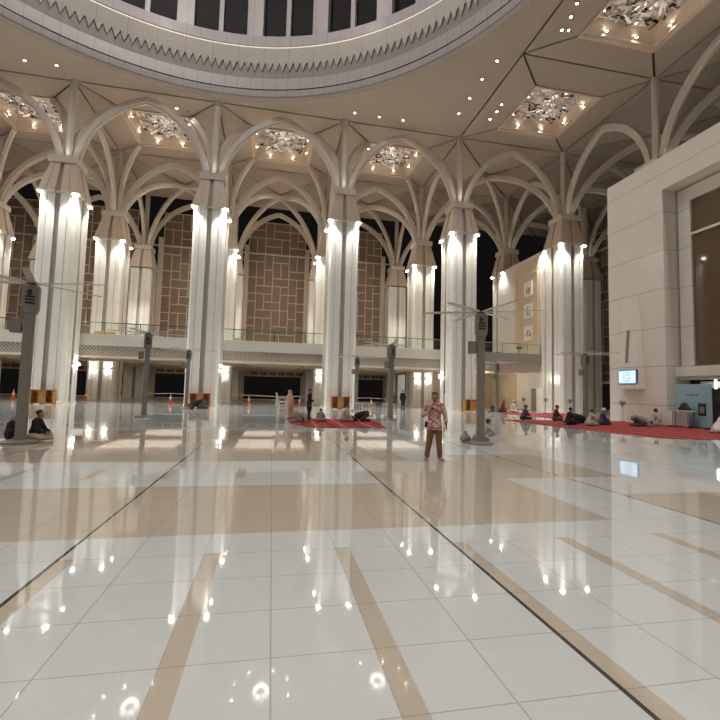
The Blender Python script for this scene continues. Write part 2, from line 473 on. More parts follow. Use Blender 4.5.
# ------------------------------------------------------------------ ceiling
ceil = bpy.data.objects.new('ceiling', None); COL.objects.link(ceil); struct(ceil)
G = .075
OP = 3.05   # half opening of a coffer
def prism_tri(mb, pts, th=.18, mi=0):
    top = [(x, y, z+th) for x, y, z in pts]; n = len(pts)
    mb.add(list(pts)+top, [tuple(range(n)), tuple(reversed(range(n, 2*n)))] + [(k, (k+1)%n, n+(k+1)%n, n+k) for k in range(n)], mi)
def inset(pts, g):
    c = sum((Vector(p) for p in pts), Vector())/len(pts); out = []
    n = len(pts)
    for k in range(n):
        p, a, b = Vector(pts[k]), Vector(pts[k-1]), Vector(pts[(k+1)%n])
        u, v = (a-p).normalized(), (b-p).normalized()
        s = max(.25, math.sqrt(max(0, (1-u.dot(v))/2)))
        out.append(tuple(p+(u+v).normalized()*(g/s)))
    return out
for i in range(-1, 7):
    for j in range(-4, 2):
        k = cell(i, j)
        if k == 'dome': continue
        x0, x1, y0, y1 = gx(i), gx(i+1), gy(j), gy(j+1); cx, cy = (x0+x1)/2, (y0+y1)/2
        C4 = [(x0,y0,ZC), (x1,y0,ZC), (x1,y1,ZC), (x0,y1,ZC)]
        mb = MB()
        if k == 'plain':
            mids = [((C4[n][0]+C4[(n+1)%4][0])/2, (C4[n][1]+C4[(n+1)%4][1])/2, ZC-.02) for n in range(4)]
            for n in range(4):
                prism_tri(mb, inset([C4[n], C4[(n+1)%4], (cx, cy, ZC-.42)], G))
        else:
            O4 = [(cx-OP,cy-OP,ZC-.2), (cx+OP,cy-OP,ZC-.2), (cx+OP,cy+OP,ZC-.2), (cx-OP,cy+OP,ZC-.2)]
            for n in range(4):
                prism_tri(mb, inset([C4[n], C4[(n+1)%4], O4[(n+1)%4], O4[n]], G))
        bk = [(x0,y0,ZC+.3), (x1,y0,ZC+.3), (x1,y1,ZC+.3), (x0,y1,ZC+.3)]
        if k == 'plain': mb.add(bk, [(0,1,2,3)], 1)
        else:
            h = OP+.11; ik = [(cx-h,cy-h,ZC+.3), (cx+h,cy-h,ZC+.3), (cx+h,cy+h,ZC+.3), (cx-h,cy+h,ZC+.3)]
            mb.add(bk+ik, [(q, (q+1)%4, 4+(q+1)%4, 4+q) for q in range(4)], 1)
        mb.build('ceiling_bay', [M['ceil'], M['groove']], ceil)
        if k == 'coffer':
            f = MB(); zb = ZC-.26
            # stepped stone lining rising to the recess
            def sq(h, z): return [(cx-h,cy-h,z), (cx+h,cy-h,z), (cx+h,cy+h,z), (cx-h,cy+h,z)]
            f.loft([sq(OP+.12,zb+.05), sq(OP+.12,zb-.06), sq(OP-.06,zb-.06), sq(OP-.06,zb+.12), sq(OP-.22,zb+.12), sq(OP-.22,zb+.32), sq(OP-.16,zb+.32), sq(OP-.62,ZC+1.35), sq(.02,ZC+1.4)], cap=False)
            f.build('coffer_lining', M['coffer'], ceil)
# soffit around the dome: square plate with a round hole
a = MB(); n = 96; hx0, hx1, hy0, hy1 = gx(0)+.08, gx(4)-.08, gy(-4)+.08, gy(0)-.08
RL = 22.95
inner, outer = [], []
for k in range(n):
    th = 2*PI*k/n+PI/4; dx, dy = math.cos(th), math.sin(th)
    inner.append((DC[0]+RL*dx, DC[1]+RL*dy))
    mx, my = (hx0+hx1)/2, (hy0+hy1)/2
    t = min(((hx1-mx) if dx > 0 else (mx-hx0))/max(abs(dx),1e-6), ((hy1-my) if dy > 0 else (my-hy0))/max(abs(dy),1e-6))
    outer.append((mx+dx*t, my+dy*t))
for qx in (hx0, hx1):
    for qy in (hy0, hy1):
        k = min(range(n), key=lambda k: (outer[k][0]-qx)**2+(outer[k][1]-qy)**2); outer[k] = (qx, qy)
a.loft([[(x,y,ZC) for x,y in outer], [(x,y,ZC+.05) for x,y in inner], [(x,y,ZC+.3) for x,y in inner], [(x,y,ZC+.3) for x,y in outer]], cap=False)
a.build('ceiling_soffit', M['soffit'], ceil)

# ------------------------------------------------------------------ dome drum
dr = thing('dome_drum', 'round lilac-grey dome drum with carved fringe band overhead', 'dome', (DC[0], DC[1], 0))
def rg(prof, name, mat, n=144, smooth=True):
    return MB().lathe(prof, (0,0,0), n, cap=False).build(name, mat, dr, smooth=smooth)
rg([(RL+.2,27.6), (22.88,27.55), (22.84,27.93)], 'lip', M['soffit'])
rg([(22.84,27.93), (22.76,27.95), (22.72,28.2), (22.70,28.48)], 'lower_band', M['band'])
rg([(22.70,28.48), (22.85,28.48), (22.85,28.58), (22.70,28.58)], 'groove', M['dark'])
rg([(22.70,28.58), (22.70,29.6), (22.98,29.63)], 'lower_band', M['band'])
rg([(22.86,29.55), (22.84,32.5)], 'backing', M['plate'])
fr = MB(); nt = 226; r1, r2 = 22.70, 22.78
tp = lambda th, r, z: (r*math.cos(th), r*math.sin(th), z)
for k in range(nt):
    t0, t1 = 2*PI*k/nt, 2*PI*(k+1)/nt; tm = (t0+t1)/2
    front = [tp(t0,r1+.06,32.55), tp(t1,r1+.06,32.55), tp(t1,r1,31.1), tp(t1-.0015,r1,31.05), tp(tm,r1,30.30), tp(t0+.0015,r1,31.05), tp(t0,r1,31.1)]
    back = [(x*1.003, y*1.003, z) for x, y, z in front]
    fr.add(front+back, [(0,1,2,6), (2,3,4,5,6), (7,13,9,8), (2,9,10,3), (3,10,11,4), (4,11,12,5), (5,12,13,6)])
fr.build('fringe', M['fringe'], dr)
rg([(22.74,32.55), (22.78,32.66), (23.1,32.68)], 'glow_ledge', M['strip'])
rg([(23.15,32.66), (23.15,32.98)], 'recess', M['plate'])
rg([(23.15,32.98), (23.05,33.0), (23.15,34.03), (23.9,34.05)], 'sill_band', M['band'])
rg([(23.95,34.0), (23.95,41.5)], 'window_glass', M['darkglass'])
for k in range(24):
    th = math.radians(82.6+15*k); ca, sa = math.cos(th), math.sin(th)
    MB().obox((23.62*ca,23.62*sa,37.0), (.42*ca,.42*sa,0), (-.74*sa,.74*ca,0), (0,0,3.0)).build('pillar', M['band'], dr, bevel=.06)
    th = math.radians(75.2+15*k); ca, sa = math.cos(th), math.sin(th)
    MB().obox((23.7*ca,23.7*sa,37.0), (.22*ca,.22*sa,0), (-.2*sa,.2*ca,0), (0,0,3.0)).build('mullion', M['band'], dr)
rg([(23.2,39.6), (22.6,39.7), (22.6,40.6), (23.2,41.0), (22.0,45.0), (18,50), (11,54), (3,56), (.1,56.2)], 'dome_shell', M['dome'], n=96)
# added fill light high in the dome, no chandelier hangs there
light('POINT', 'dome_fill', (DC[0], DC[1], 49), 6800, 1.2, (1,.965,.94))
for k in range(8):
    th = 2*PI*k/8+.2
    light('POINT', 'dome_ring_fill', (DC[0]+21.4*math.cos(th), DC[1]+21.4*math.sin(th), 34.9), 30, .5, (1,.95,.91))  # added fill to lift the drum wall, no fittings modelled

# ------------------------------------------------------------------ chandeliers and downlights
def chandelier_mesh():
    rnd = random.Random(3); mb = MB()
    def shard(x, y, z, L, w, yaw, tilt, mi):
        R = Matrix.Rotation(yaw, 3, 'Z') @ Matrix.Rotation(tilt, 3, 'Y') @ Matrix.Rotation(rnd.uniform(-.8,.8), 3, 'X')
        mb.obox((x,y,z), R@Vector((L,0,0)), R@Vector((0,w,0)), R@Vector((0,0,.025)), mi)
    for rr, nn, L in ((.55,12,.30), (.95,20,.36), (1.35,28,.38), (1.8,38,.38), (2.2,40,.30)):
        for k in range(nn):
            th = 2*PI*k/nn + (.1 if nn % 4 else 0)
            s = 1/max(abs(math.cos(th)), abs(math.sin(th))); s = 1+(s-1)*.8
            shard(rr*s*math.cos(th), rr*s*math.sin(th), .55-rr*.10+rnd.uniform(-.14,.14)+(.25 if rr > 1.8 else 0), L, .085, th+rnd.choice((0,.7,-.7,PI/2)), rnd.uniform(-.6,.6), 0 if rnd.random() < .72 else 1)
    for k in range(8):
        th = 2*PI*k/8; shard(1.2*math.cos(th), 1.2*math.sin(th), .25, 1.0, .05, th, -.12, 0)
    return mb
cm = chandelier_mesh()
chand_labels = {(0,0):'square crystal chandelier in the leftmost ceiling recess, cut by the left edge',
    (1,0):'square crystal chandelier above the arch between the two left big columns',
    (2,0):'square crystal chandelier seen almost face on above the central arch',
    (3,0):'square crystal chandelier above the arch between the middle big columns',
    (4,-1):'square crystal chandelier in the slanting recess right of centre',
    (4,-2):'large nearest crystal chandelier at the top right corner'}
first = None
dl_first = None
for (i, j), lab in chand_labels.items():
    cx, cy = (gx(i)+gx(i+1))/2, (gy(j)+gy(j+1))/2
    if first is None:
        first = thing('chandelier', lab, 'chandelier', (cx,cy,ZC+.2), 0, 'crystal chandeliers in the ceiling recesses')
        tag(cm.build('crystal_cluster', [M['crystal'], M['crystal2']], first), None, None, None, 'stuff')
        MB().ell((0,0,.2), .38,.38,.26).build('boss', M['crystal'], first, smooth=True)
        b = MB()
        for s in (-1,1): b.box(-2.42,2.42,s*2.36-.06,s*2.36+.06,.62,.8); b.box(s*2.36-.06,s*2.36+.06,-2.3,2.3,.62,.8)
        b.build('frame', M['frame'], first)
        MB().cyl((0,0),.06,.06,.3,1.2,10).build('stem', M['chrome'], first)
    else: dup(first, (cx,cy,ZC+.2), None, lab)
    light('POINT', 'chandelier_light', (cx, cy, ZC+.55), 110, .8, (1,.90,.82))
    for s, (dx, dy) in enumerate(((1,0),(0,1),(-1,0),(0,-1))):
        for t in (-1.25, 1.25):
            px, py = cx+dx*(OP-.40)-dy*t, cy+dy*(OP-.40)+dx*t
            lab2 = 'downlight on the frame of the ' + {(0,0):'leftmost ceiling recess',(1,0):'recess between the two left big columns',(2,0):'central recess',(3,0):'recess between the middle big columns',(4,-1):'slanting recess right of centre',(4,-2):'nearest recess at the top right'}[(i,j)]
            if dl_first is None:
                dl_first = thing('downlight', lab2, 'downlight', (px,py,ZC+.12), 0, lab2)
                MB().lathe([(.12,.10),(.12,0),(.085,0),(.085,.06)], n=16).build('trim_ring', M['chrome'], dl_first)
                MB().cyl((0,0),.085,.085,.02,.05,16).build('lens', M['downlamp'], dl_first)
                q = dl_first
            else: q = dup(dl_first, (px,py,ZC+.12), None, lab2, lab2)
    light('SPOT', 'downlight_beam', (cx, cy, ZC-.1), 160, 1.3, (1,.90,.80), None, math.radians(120), .8, (0,0,-1))
SOF = [((-20.6,38.4),0),((-18.3,38.4),0),((6.6,38.7),1),((8.95,38.75),1),((11.3,38.7),1),((16.0,36.5),2),((16.05,34.3),2),((16.0,31.9),2),((16.2,29.8),2)]
PAN = [((19.0,24.9),3),((19.1,26.0),3),((19.6,25.9),3),((18.7,23.9),3),((19.1,34.3),4),((19.2,35.3),4),((19.15,36.5),4),((-9.7,41.8),5),((-8.7,42.0),5),((-13.5,41.8),5),((-1.6,41.85),6),((1.8,41.85),6)]
gl = ['ceiling over the leftmost big column, outside the dome ring','flat ceiling between dome ring and middle arches','flat ceiling right of the dome ring',
      'slanting panel near the top right recess','panel left of the slanting recess','panel in front of the second recess','panel in front of the central recess']
for (p, g) in SOF+PAN:
    lab = 'small lit spotlight set in the ' + gl[g]
    z = ZC-.02 if g <= 2 else ZC-.12
    q = dup(dl_first, (p[0], p[1], z-.03), None, lab, 'spotlights in the ' + gl[g])
    light('SPOT', 'downlight_beam', (p[0], p[1], z-.08), 60, .09, (1,.95,.92), q, math.radians(110), .7, (0,0,-1)).location = (0,0,-.08)

# ------------------------------------------------------------------ lattice windows and back zone
def lattice(w, h, u, seed):
    rnd = random.Random(seed); nx, nz = int(round(w/u)), int(h/u); used = set(); mb = MB(); b = .055
    uu = w/nx
    for r in range(nz):
        for c in range(nx):
            if (c, r) in used: continue
            vert = ((c+r) % 3 != 0)
            if vert and r+1 < nz and (c, r+1) not in used and rnd.random() < .8: a, d = 1, 2
            elif c+1 < nx and (c+1, r) not in used and rnd.random() < .85: a, d = 2, 1
            else: a, d = 1, 1
            for p in range(a):
                for q in range(d): used.add((c+p, r+q))
            x0, x1, z0, z1 = c*uu, (c+a)*uu, r*u, (r+d)*u
            mb.box(x0, x1, -.05, .05, z0-b, z0+b); mb.box(x0-b, x0+b, -.05, .05, z0, z1)
    mb.box(0, w, -.05, .05, nz*u-b, nz*u+b); mb.box(w-b, w+b, -.05, .05, 0, nz*u)
    return mb
def lattice_window(n, loc, rz, w, label, z0=6.0, z1=26.4, rail=21.5, seed=1):
    wn = bpy.data.objects.new('window_%d' % n, None); COL.objects.link(wn); wn.location = loc; wn.rotation_euler.z = rz; struct(wn, label, 'window')
    MB().box(0, w, .05, .12, z0, z1).build('pane', M['pane'], wn)
    L = lattice(w, z1-z0, 1.2, seed).build('lattice', M['lattice'], wn); L.location.z = z0
    f = MB(); f.box(-.62, 0, -.3, .3, z0-.3, rail+1.2); f.box(w, w+.62, -.3, .3, z0-.3, rail+1.2); f.box(0, w, -.3, .3, z0-.3, z0)
    f.build('window_frame', M['frame'], wn)
    MB().box(-1.3, w+1.3, -.26, -.12, rail-.08, rail+.14).build('rail', M['frame'], wn)
    return wn
bays = {-2:'at the far left edge', -1:'left of the leftmost big column', 0:'between the leftmost big column and its neighbour', 1:'behind the two left big columns', 2:'in the centre behind the central arch', 3:'between the middle big columns'}
for n, b in enumerate(range(-2, 4)):
    cx = gx(b)+SX/2
    lattice_window(n+1, (cx-4.15, 65.6, 0), 0, 8.3, 'brown lattice window ' + bays[b], seed=5)
# side window deep right (wall parallel to the hall's length)
lattice_window(7, (43.2, 52.0, 0), -PI/2, 10.0, 'dark lattice window deep in the gap left of the cream stone block', z0=3.7, z1=25.0, rail=21.4, seed=9)
# header under the gallery at the back, with square motifs
t = MB(); t.box(-60, 17.0, 64.0, 64.6, 3.35, 4.1)
t.build('trim_1', M['frame']); struct(bpy.data.objects['trim_1'])
k = -58.0
mb = MB()
while k < 16:
    if abs(((k-gx(0)) % SX)) > 1.8 and abs(((k-gx(0)) % SX)) < 10.0: mb.box(k, k+1.05, 63.93, 64.0, 3.55, 3.98)
    k += 1.25
mb.build('trim_2', M['wood2']); struct(bpy.data.objects['trim_2'])
mb = MB()
for b in range(-3, 4):
    mb.box(gx(b)-1.9, gx(b)+1.9, 64.2, 64.6, 0, 3.4)
mb.build('wall_back', M['frame']); struct(bpy.data.objects['wall_back'])
mb = MB().box(-60, 17.0, 64.1, 64.5, 0, .12); mb.build('baseboard_back', M['frame']); struct(bpy.data.objects['baseboard_back'])

# ------------------------------------------------------------------ gallery (balcony)
bal = bpy.data.objects.new('balcony', None); COL.objects.link(bal); struct(bal)
MB().box(-60, 18.2, 42.0, 42.35, 5.05, 6.05).build('parapet', M['balc'], bal)
MB().box(-60, 18.2, 42.18, 42.3, 4.15, 5.05).build('frieze', M['frieze'], bal)
MB().box(-60, 18.2, 42.05, 42.4, 3.98, 4.15).build('edge_beam', M['under'], bal)
MB().box(-60, 18.2, 42.35, 65.3, 5.5, 5.8).build('gallery_floor', M['under'], bal)
mb = MB(); mb.box(-60, 18.2, 42.4, 64.6, 4.28, 4.4)
for k in range(5): mb.box(-60, 18.2, 44+k*4.6, 44.5+k*4.6, 4.0, 4.28)
for b in range(-3, 4):
    mb.box(gx(b)+2.6, gx(b)+3.0, 42.4, 64, 4.08, 4.28); mb.box(gx(b)+SX-3.0, gx(b)+SX-2.6, 42.4, 64, 4.08, 4.28)
mb.build('gallery_soffit', M['under'], bal)
MB().box(18.2, 28.2, 42.0, 42.4, 4.95, 6.05).build('parapet', M['shadedparapet'], bal)
mb = MB(); mb.box(18.2, 28.2, 42.3, 53, 4.55, 5.0); mb.box(18.2, 28.2, 42.6, 43.0, 4.15, 4.55); mb.box(18.2, 28.2, 44.6, 45.0, 4.15, 4.55); mb.box(18.2, 28.2, 47.6, 48.0, 4.15, 4.55)
mb.build('gallery_floor', M['under'], bal)
# glass balustrades
bl = ['far left, beyond the leftmost big column','left of the leftmost big column','between the two left big columns','between the second and the middle big columns','between the middle big column and the one behind the standing man','at the foot of the medallion wall']
g0 = None
for k, b in enumerate(range(-1, 5)):
    x0 = gx(b); lab = 'gallery glass balustrade ' + bl[k]
    if g0 is None:
        g0 = thing('glass_balustrade', lab, 'balustrade', (x0, 42.1, 6.05), 0, 'glass balustrades along the gallery')
        for s in range(4):
            MB().box(.2+s*2.9, 3.0+s*2.9, -.01, .01, .04, 1.0).build('glass_pane', M['glass'], g0)
        MB().box(.1, SX-.1, -.03, .03, 1.0, 1.06).build('top_rail', M['chrome'], g0)
        for s in range(5): MB().box(.08+s*2.9, .14+s*2.9, -.03, .03, 0, 1.0).build('post', M['chrome'], g0)
    else: dup(g0, (x0, 42.1, 6.05), None, lab)
# lights below the gallery, and the up-down wall lamps on the columns
for b in range(-1, 4):
    for yy in (45.5, 56.5):
        gl_ = light('AREA', 'gallery_lamp', (gx(b)+SX/2, yy, 3.9), 75, 1, (1,.84,.68)); gl_.data.shape = 'SQUARE'; gl_.data.size = 6.5
light('POINT', 'gallery_lamp', (23.5, 46.5, 3.6), 200, .5, (1,.88,.72))
sc0 = None
def sconce(x, y, rz, lab):
    global sc0
    if sc0 is None:
        sc0 = thing('wall_lamp', lab, 'wall lamp', (x,y,3.25), rz, None)
        MB().loft([[(-.42,-.02,0),(.42,-.02,0),(.30,-.30,-.05),(-.30,-.30,-.05)], [(-.42,-.02,.14),(.42,-.02,.14),(.30,-.30,.12),(-.30,-.30,.12)]]).build('bracket', M['stone'], sc0)
        MB().box(-.2,.2,-.22,-.08,.13,.15).build('lens', M['lamp'], sc0)
        MB().box(-.2,.2,-.22,-.08,-.07,-.05).build('lens', M['lamp'], sc0)
        q = sc0
    else: q = dup(sc0, (x,y,3.25), rz, lab)
    for z in (.35, -.25): 
        l = light('POINT', 'wall_lamp_light', (0,-.2,z), 3, .07, (1,.93,.88), q)
names = {0:'cut by the left edge',1:'next to the leftmost front one',2:'next to the second front one',3:'next to the middle front one',4:'nearest the standing man'}
for i in range(0, 5):
    for s, w in ((-.72,'left'), (.72,'right')):
        sconce(gx(i)+s, gy(1)-HW, 0, 'lamp on the %s side of the second row column %s' % (w, names[i]))
for i in range(1, 4):
    sconce(gx(i)+HW, gy(0)+.75, PI/2, 'lamp on the right flank of the column ' + ('behind the leftmost fan pole','with a figure curled at its foot','behind the small red carpet')[i-1])
sconce(gx(4)-HW, gy(0)+.75, -PI/2, 'wall lamp on the left flank of the big column behind the standing man')
# tall slim loudspeakers in the column flanks
ls = None
for i, s, lab in ((1,1,'slim dark loudspeaker on the right flank of the leftmost big column'),(2,1,'slim dark loudspeaker on the right flank of the second big column'),(3,-1,'slim dark loudspeaker on the left flank of the middle big column'),(4,-1,'slim dark loudspeaker on the left flank of the big column behind the standing man')):
    q = MB().box(-.11,.11,-.14,.14,0,2.0).build('loudspeaker', M['dark'], None, (gx(i)+s*(HW-.13), gy(0), 1.55), bevel=.02)
    tag(q, lab, 'loudspeaker')

# ------------------------------------------------------------------ right side: stone block, niche, medallion wall
BX = 24.0
mb = MB()
JY, JT, YE = 22.95, 15.0, 6.0
mb.box(BX, 34, JY, 27.6, 0, 17.2)                 # pier
mb.box(BX, 34, YE, JY, JT, 17.2)                  # over the niche
mb.box(BX, 34, 0, YE, 0, 17.2)                    # near pier
mb.box(BX+1.9, 34, YE, JY, 3.1, JT)              # behind the niche above the door opening
w = mb.build('wall_right', M['block']); struct(w, 'tall cream stone block wall with a deep glazed niche on the right', 'wall')
mb = MB()
mb.box(BX+1.2, BX+1.28, YE, JY-.06, 3.6, JT-.06); fo = mb.build('window_8', M['nicheglass'], None); struct(fo, 'brown glazed screen inside the niche of the cream stone block', 'window')
mb = MB()
mb.box(BX+1.05, BX+1.3, JY-.95, JY-.1, 3.6, JT-.1); mb.box(BX+1.05, BX+1.3, YE, JY-.95, JT-.95, JT-.1)
mb.box(BX+1.02, BX+1.12, YE, JY-.1, 11.8, 11.95)
mb.build('window_frame', M['block'], fo)
mb = MB(); mb.box(BX+.7, BX+1.9, YE, JY+.02, 3.05, 3.65); mb.box(BX+1.0, BX+1.9, YE, JY, 2.85, 3.05)
struct(mb.build('trim_3', M['block']))
mb = MB(); mb.box(BX+1.5, BX+1.7, YE, JY-.9, 2.35, 2.75); struct(mb.build('trim_4', M['whitep']))
mb = MB(); mb.box(BX+1.8, BX+1.9, YE, JY, 0, 3.1); struct(mb.build('door_1', M['black']))
q = thing('light_tube', 'short bright lamp hanging in front of the dark doorway behind the blue backdrop', 'lamp', (BX+1.25, 20.9, 2.3))
MB().cyl((0,0),.06,.06,0,.55,12).build('tube', M['softlamp'], q); MB().cyl((0,0),.07,.07,.55,.62,12).build('cap', M['black'], q)
# slanted slab with grille and screen
sl = thing('wall_slab', 'tall cream wedge slab leaning out of the stone block above the screen', 'panel', (BX, 0, 0))
ya, yb, zb, zt = 24.5, 26.35, 2.25, 8.6
MB().add([(0.02,ya+.42,zt),(0.02,yb-.05,zt),(-.05,yb-.05,zt),(-.05,ya+.42,zt),(.02,ya,zb),(.02,yb,zb),(-.55,yb,zb),(-.55,ya,zb)], [(0,1,2,3),(4,7,6,5),(2,1,5,6),(0,3,7,4),(3,2,6,7),(0,4,5,1)]).build('slab', M['block'], sl)
def slab_x(z): return -.05-.5*(zt-z)/(zt-zb)
g = MB(); 
for k in range(9):
    z0 = 4.0+k*.25; g.add([(slab_x(z)-.02, y, z) for z in (z0, z0+.21) for y in (25.45, 25.72)], [(0,1,3,2)])
    g.add([(slab_x(z)-.015, y, z) for z in (z0+.19, z0+.27) for y in (25.5, 25.66)], [(0,1,3,2)])
g.build('ornament_strip', M['grille'], sl)
def mat_screen():
    t = NT('lit_screen'); x, y, z, P = t.local()
    r = t.math('SQRT', t.math('ADD', t.mul(y, y), t.mul(z, z)))
    a = t.math('ARCTAN2', z, y)
    pet = t.math('SINE', t.mul(a, 12.0)); rr = t.math('ADD', r, t.mul(pet, .018))
    c = t.mix(t.lt(rr, .33), (.55,.78,.95), (.30,.38,.62)); c = t.mix(t.lt(rr, .26), c, (.72,.80,.92)); c = t.mix(t.lt(rr, .19), c, (.30,.40,.70)); c = t.mix(t.lt(rr, .10), c, (.85,.85,.9))
    bandm = t.mul(t.lt(t.math('ABSOLUTE', z), .05), t.gt(r, .36)); c = t.mix(bandm, c, (.85,.70,.35))
    edge = t.mx(t.gt(t.math('ABSOLUTE', y), .70), t.gt(t.math('ABSOLUTE', z), .40)); c = t.mix(edge, c, (.12,.30,.85))
    t.fin((0,0,0), .3); t.l.new(c, t.bsdf.inputs['Emission Color']); t.bsdf.inputs['Emission Strength'].default_value = 1.0
    return t.m
scn = thing('screen', 'glowing blue and white screen with round emblem low on the wedge slab', 'screen', (BX-.585, 25.38, 3.05))
MB().box(.0,.10,-.78,.78,-.47,.47).build('casing', M['navy'], scn)
MB().box(-.015,0,-.74,.74,-.44,.44).build('display', mat_screen(), scn)
# medallion wall
mb = MB(); mb.box(28.2, 31, 41.6, 51.0, 0, 17.3); struct(mb.build('wall_medallion', M['panelwall']))
mb = MB(); mb.box(28.12, 28.2, 42.2, 47.1, 6.2, 16.9); 
struct(mb.build('trim_5', M['beige']))
mb = MB(); mb.box(28.12,28.2,47.0,51.5,0,4.1); struct(mb.build('trim_6', M['beige']))
mb = MB(); mb.box(28.06,28.12,42.5,46.8,15.4,15.46); mb.box(28.06,28.12,42.5,42.56,6.2,15.46); mb.box(28.06,28.12,46.74,46.8,6.2,15.46); struct(mb.build('trim_7', M['stone']))
struct(MB().box(28.1,28.2,43.0,43.85,0,2.4).build('door_2', M['grille']))
d = MB().box(28.1,28.2,41.7,42.9,0,2.4).build('door_3', M['whitep']); struct(d)
rnd = random.Random(11)
for z, lab in ((13.7,'white square calligraphy medallion, topmost of three on the beige wall panel'), (11.16,'white square calligraphy medallion, middle one of three on the beige wall panel'), (8.66,'white square calligraphy medallion, lowest of three on the beige wall panel')):
    q = thing('calligraphy_plaque', lab, 'plaque', (28.12, 44.4, z))
    MB().box(-.06,0,-.82,.82,-.82,.82).build('plaque', M['whitep'], q)
    s = MB()
    for k in range(7):
        c0 = (rnd.uniform(-.35,.35), rnd.uniform(-.35,.35)); rr = rnd.uniform(.15,.34); a0 = rnd.uniform(0,6); a1 = a0+rnd.uniform(1.5,3.6)
        s.tube([(-.075, c0[0]+rr*math.cos(a0+(a1-a0)*n/10), c0[1]+rr*math.sin(a0+(a1-a0)*n/10)) for n in range(11)], [.02+.03*math.sin(PI*n/10) for n in range(11)], 6)
    for k in range(5): s.ell((-.07, rnd.uniform(-.5,.5), rnd.uniform(-.5,.5)), .03,.045,.045, 6)
    s.build('script', M['grille'], q)
q = tag(MB().box(-.05,0,-.82,.82,-.95,.95).build('wall_panel', M['frame'], None, (28.12, 49.45, 2.3)), 'pale rectangular panel on the beige wall under the right gallery', 'panel')
struct(MB().box(18.6, 28.2, 52.8, 53.1, 0, 5.0).build('wall_end', M['beige']))

# ------------------------------------------------------------------ carpets
def carpet(pts, lab):
    mb = MB(); n = len(pts)
    mb.add([(x,y,.003) for x,y in pts]+[(x,y,.022) for x,y in pts], [tuple(range(n)), tuple(range(n,2*n))]+[(k,(k+1)%n,n+(k+1)%n,n+k) for k in range(n)])
    return tag(mb.build('prayer_carpet', M['carpet']), lab, 'carpet')
carpet([(14.7,26.4),(15.2,21.0),(15.6,17.4),(16.1,15.8),(17.3,15.1),(18.6,15.2),(23.9,13.0),(23.9,26.4)], 'large red striped prayer carpet in front of the cream stone block')
carpet([(19.8,37.4),(20.3,29.2),(27.6,29.2),(27.9,37.4)], 'red prayer carpet farther back in front of the right gallery')
carpet([(1.75,19.2),(5.1,19.3),(5.9,24.9),(1.0,25.2),(.9,21.6)], 'small red prayer carpet under the group in the middle of the hall')

# ------------------------------------------------------------------ big floor fans
def spin(f, a):
    for c in f.children:
        if c.name.startswith('blade'): c.rotation_euler.z = a
    return f
def floor_fan(loc, lab, rot, rad=1.95):
    f = thing('floor_fan', lab, 'fan', loc, rot, 'big floor fans')
    MB().lathe([(.01,0),(.42,0),(.43,.05),(.36,.09),(.18,.10),(.17,.16),(.01,.16)], n=28).build('base', M['grey'], f, smooth=True)
    MB().loft([[(s*.135*.9*math.cos(PI/4+k*PI/2)*1.414, s*.135*.9*math.sin(PI/4+k*PI/2)*1.414, z) for k in range(4)] for s, z in ((1,.12),(1,3.62))]).build('pole', M['grey'], f, bevel=.02)
    MB().loft([[(a*.19*s, b*.19*s, z) for a, b in ((-1,-1),(1,-1),(1,1),(-1,1))] for s, z in ((.78,3.55),(1,3.70),(1,4.28),(.86,4.34))]).build('motor_box', M['grey'], f, bevel=.02); mbx = f.children[-1]
    v = MB()
    for k in range(3): v.box(-.11,.11,-.20,-.185,3.80+k*.09,3.85+k*.09)
    v.build('vent', M['black'], mbx)
    MB().ell((-.02,-.19,4.12), .06,.02,.09, 8).build('emblem', M['black'], mbx)
    MB().cyl((0,0),.12,.12,4.34,4.44,16).build('hub', M['dark'], f)
    for k in range(6):
        th = PI/3*k; ca, sa = math.cos(th), math.sin(th)
        rings = []
        for r, w, z in ((.1,.045,4.40),(.3,.085,4.41),(.8,.09,4.42),(rad*.9,.075,4.42),(rad,.04,4.42)):
            c = Vector((r*ca, r*sa, z)); t = Vector((-sa, ca, .14)).normalized()*w; u = Vector((0,0,.014))
            rings.append([c-t-u, c+t-u, c+t*.9+u, c-t*.9+u])
        MB().loft(rings).build('blade', M['blade'], f)
    MB().box(-.42,-.16,-.12,.12,3.0,3.4).build('control_box', M['grey'], f, bevel=.015)
    return f
ff = floor_fan((-6.65,13.6,0), 'grey floor fan on the nearest left pole with a man sitting at its foot', .3)
spin(dup(ff, (6.83,13.57,0), -.30, 'grey floor fan on the nearest right pole with a child at its foot'), .58+.30)
dup(ff, (-6.5,24.75,0), .3, 'grey floor fan on the pole between the two left big columns')
dup(ff, (-6.25,34.9,0), .0, 'grey floor fan on the thin pole just left of the second big column')
dup(ff, (6.8,24.8,0), .4, 'grey floor fan on the middle pole near the white barriers')
dup(ff, (6.7,34.9,0), .1, 'grey floor fan on the far pole in front of the middle big column')
dup(ff, (19.75,24.8,0), .12, 'grey floor fan on the pole left of the cream stone block')
dup(ff, (19.2,35.2,0), .2, 'grey floor fan on the far pole before the right gallery')
spin(ff, .89-.3)

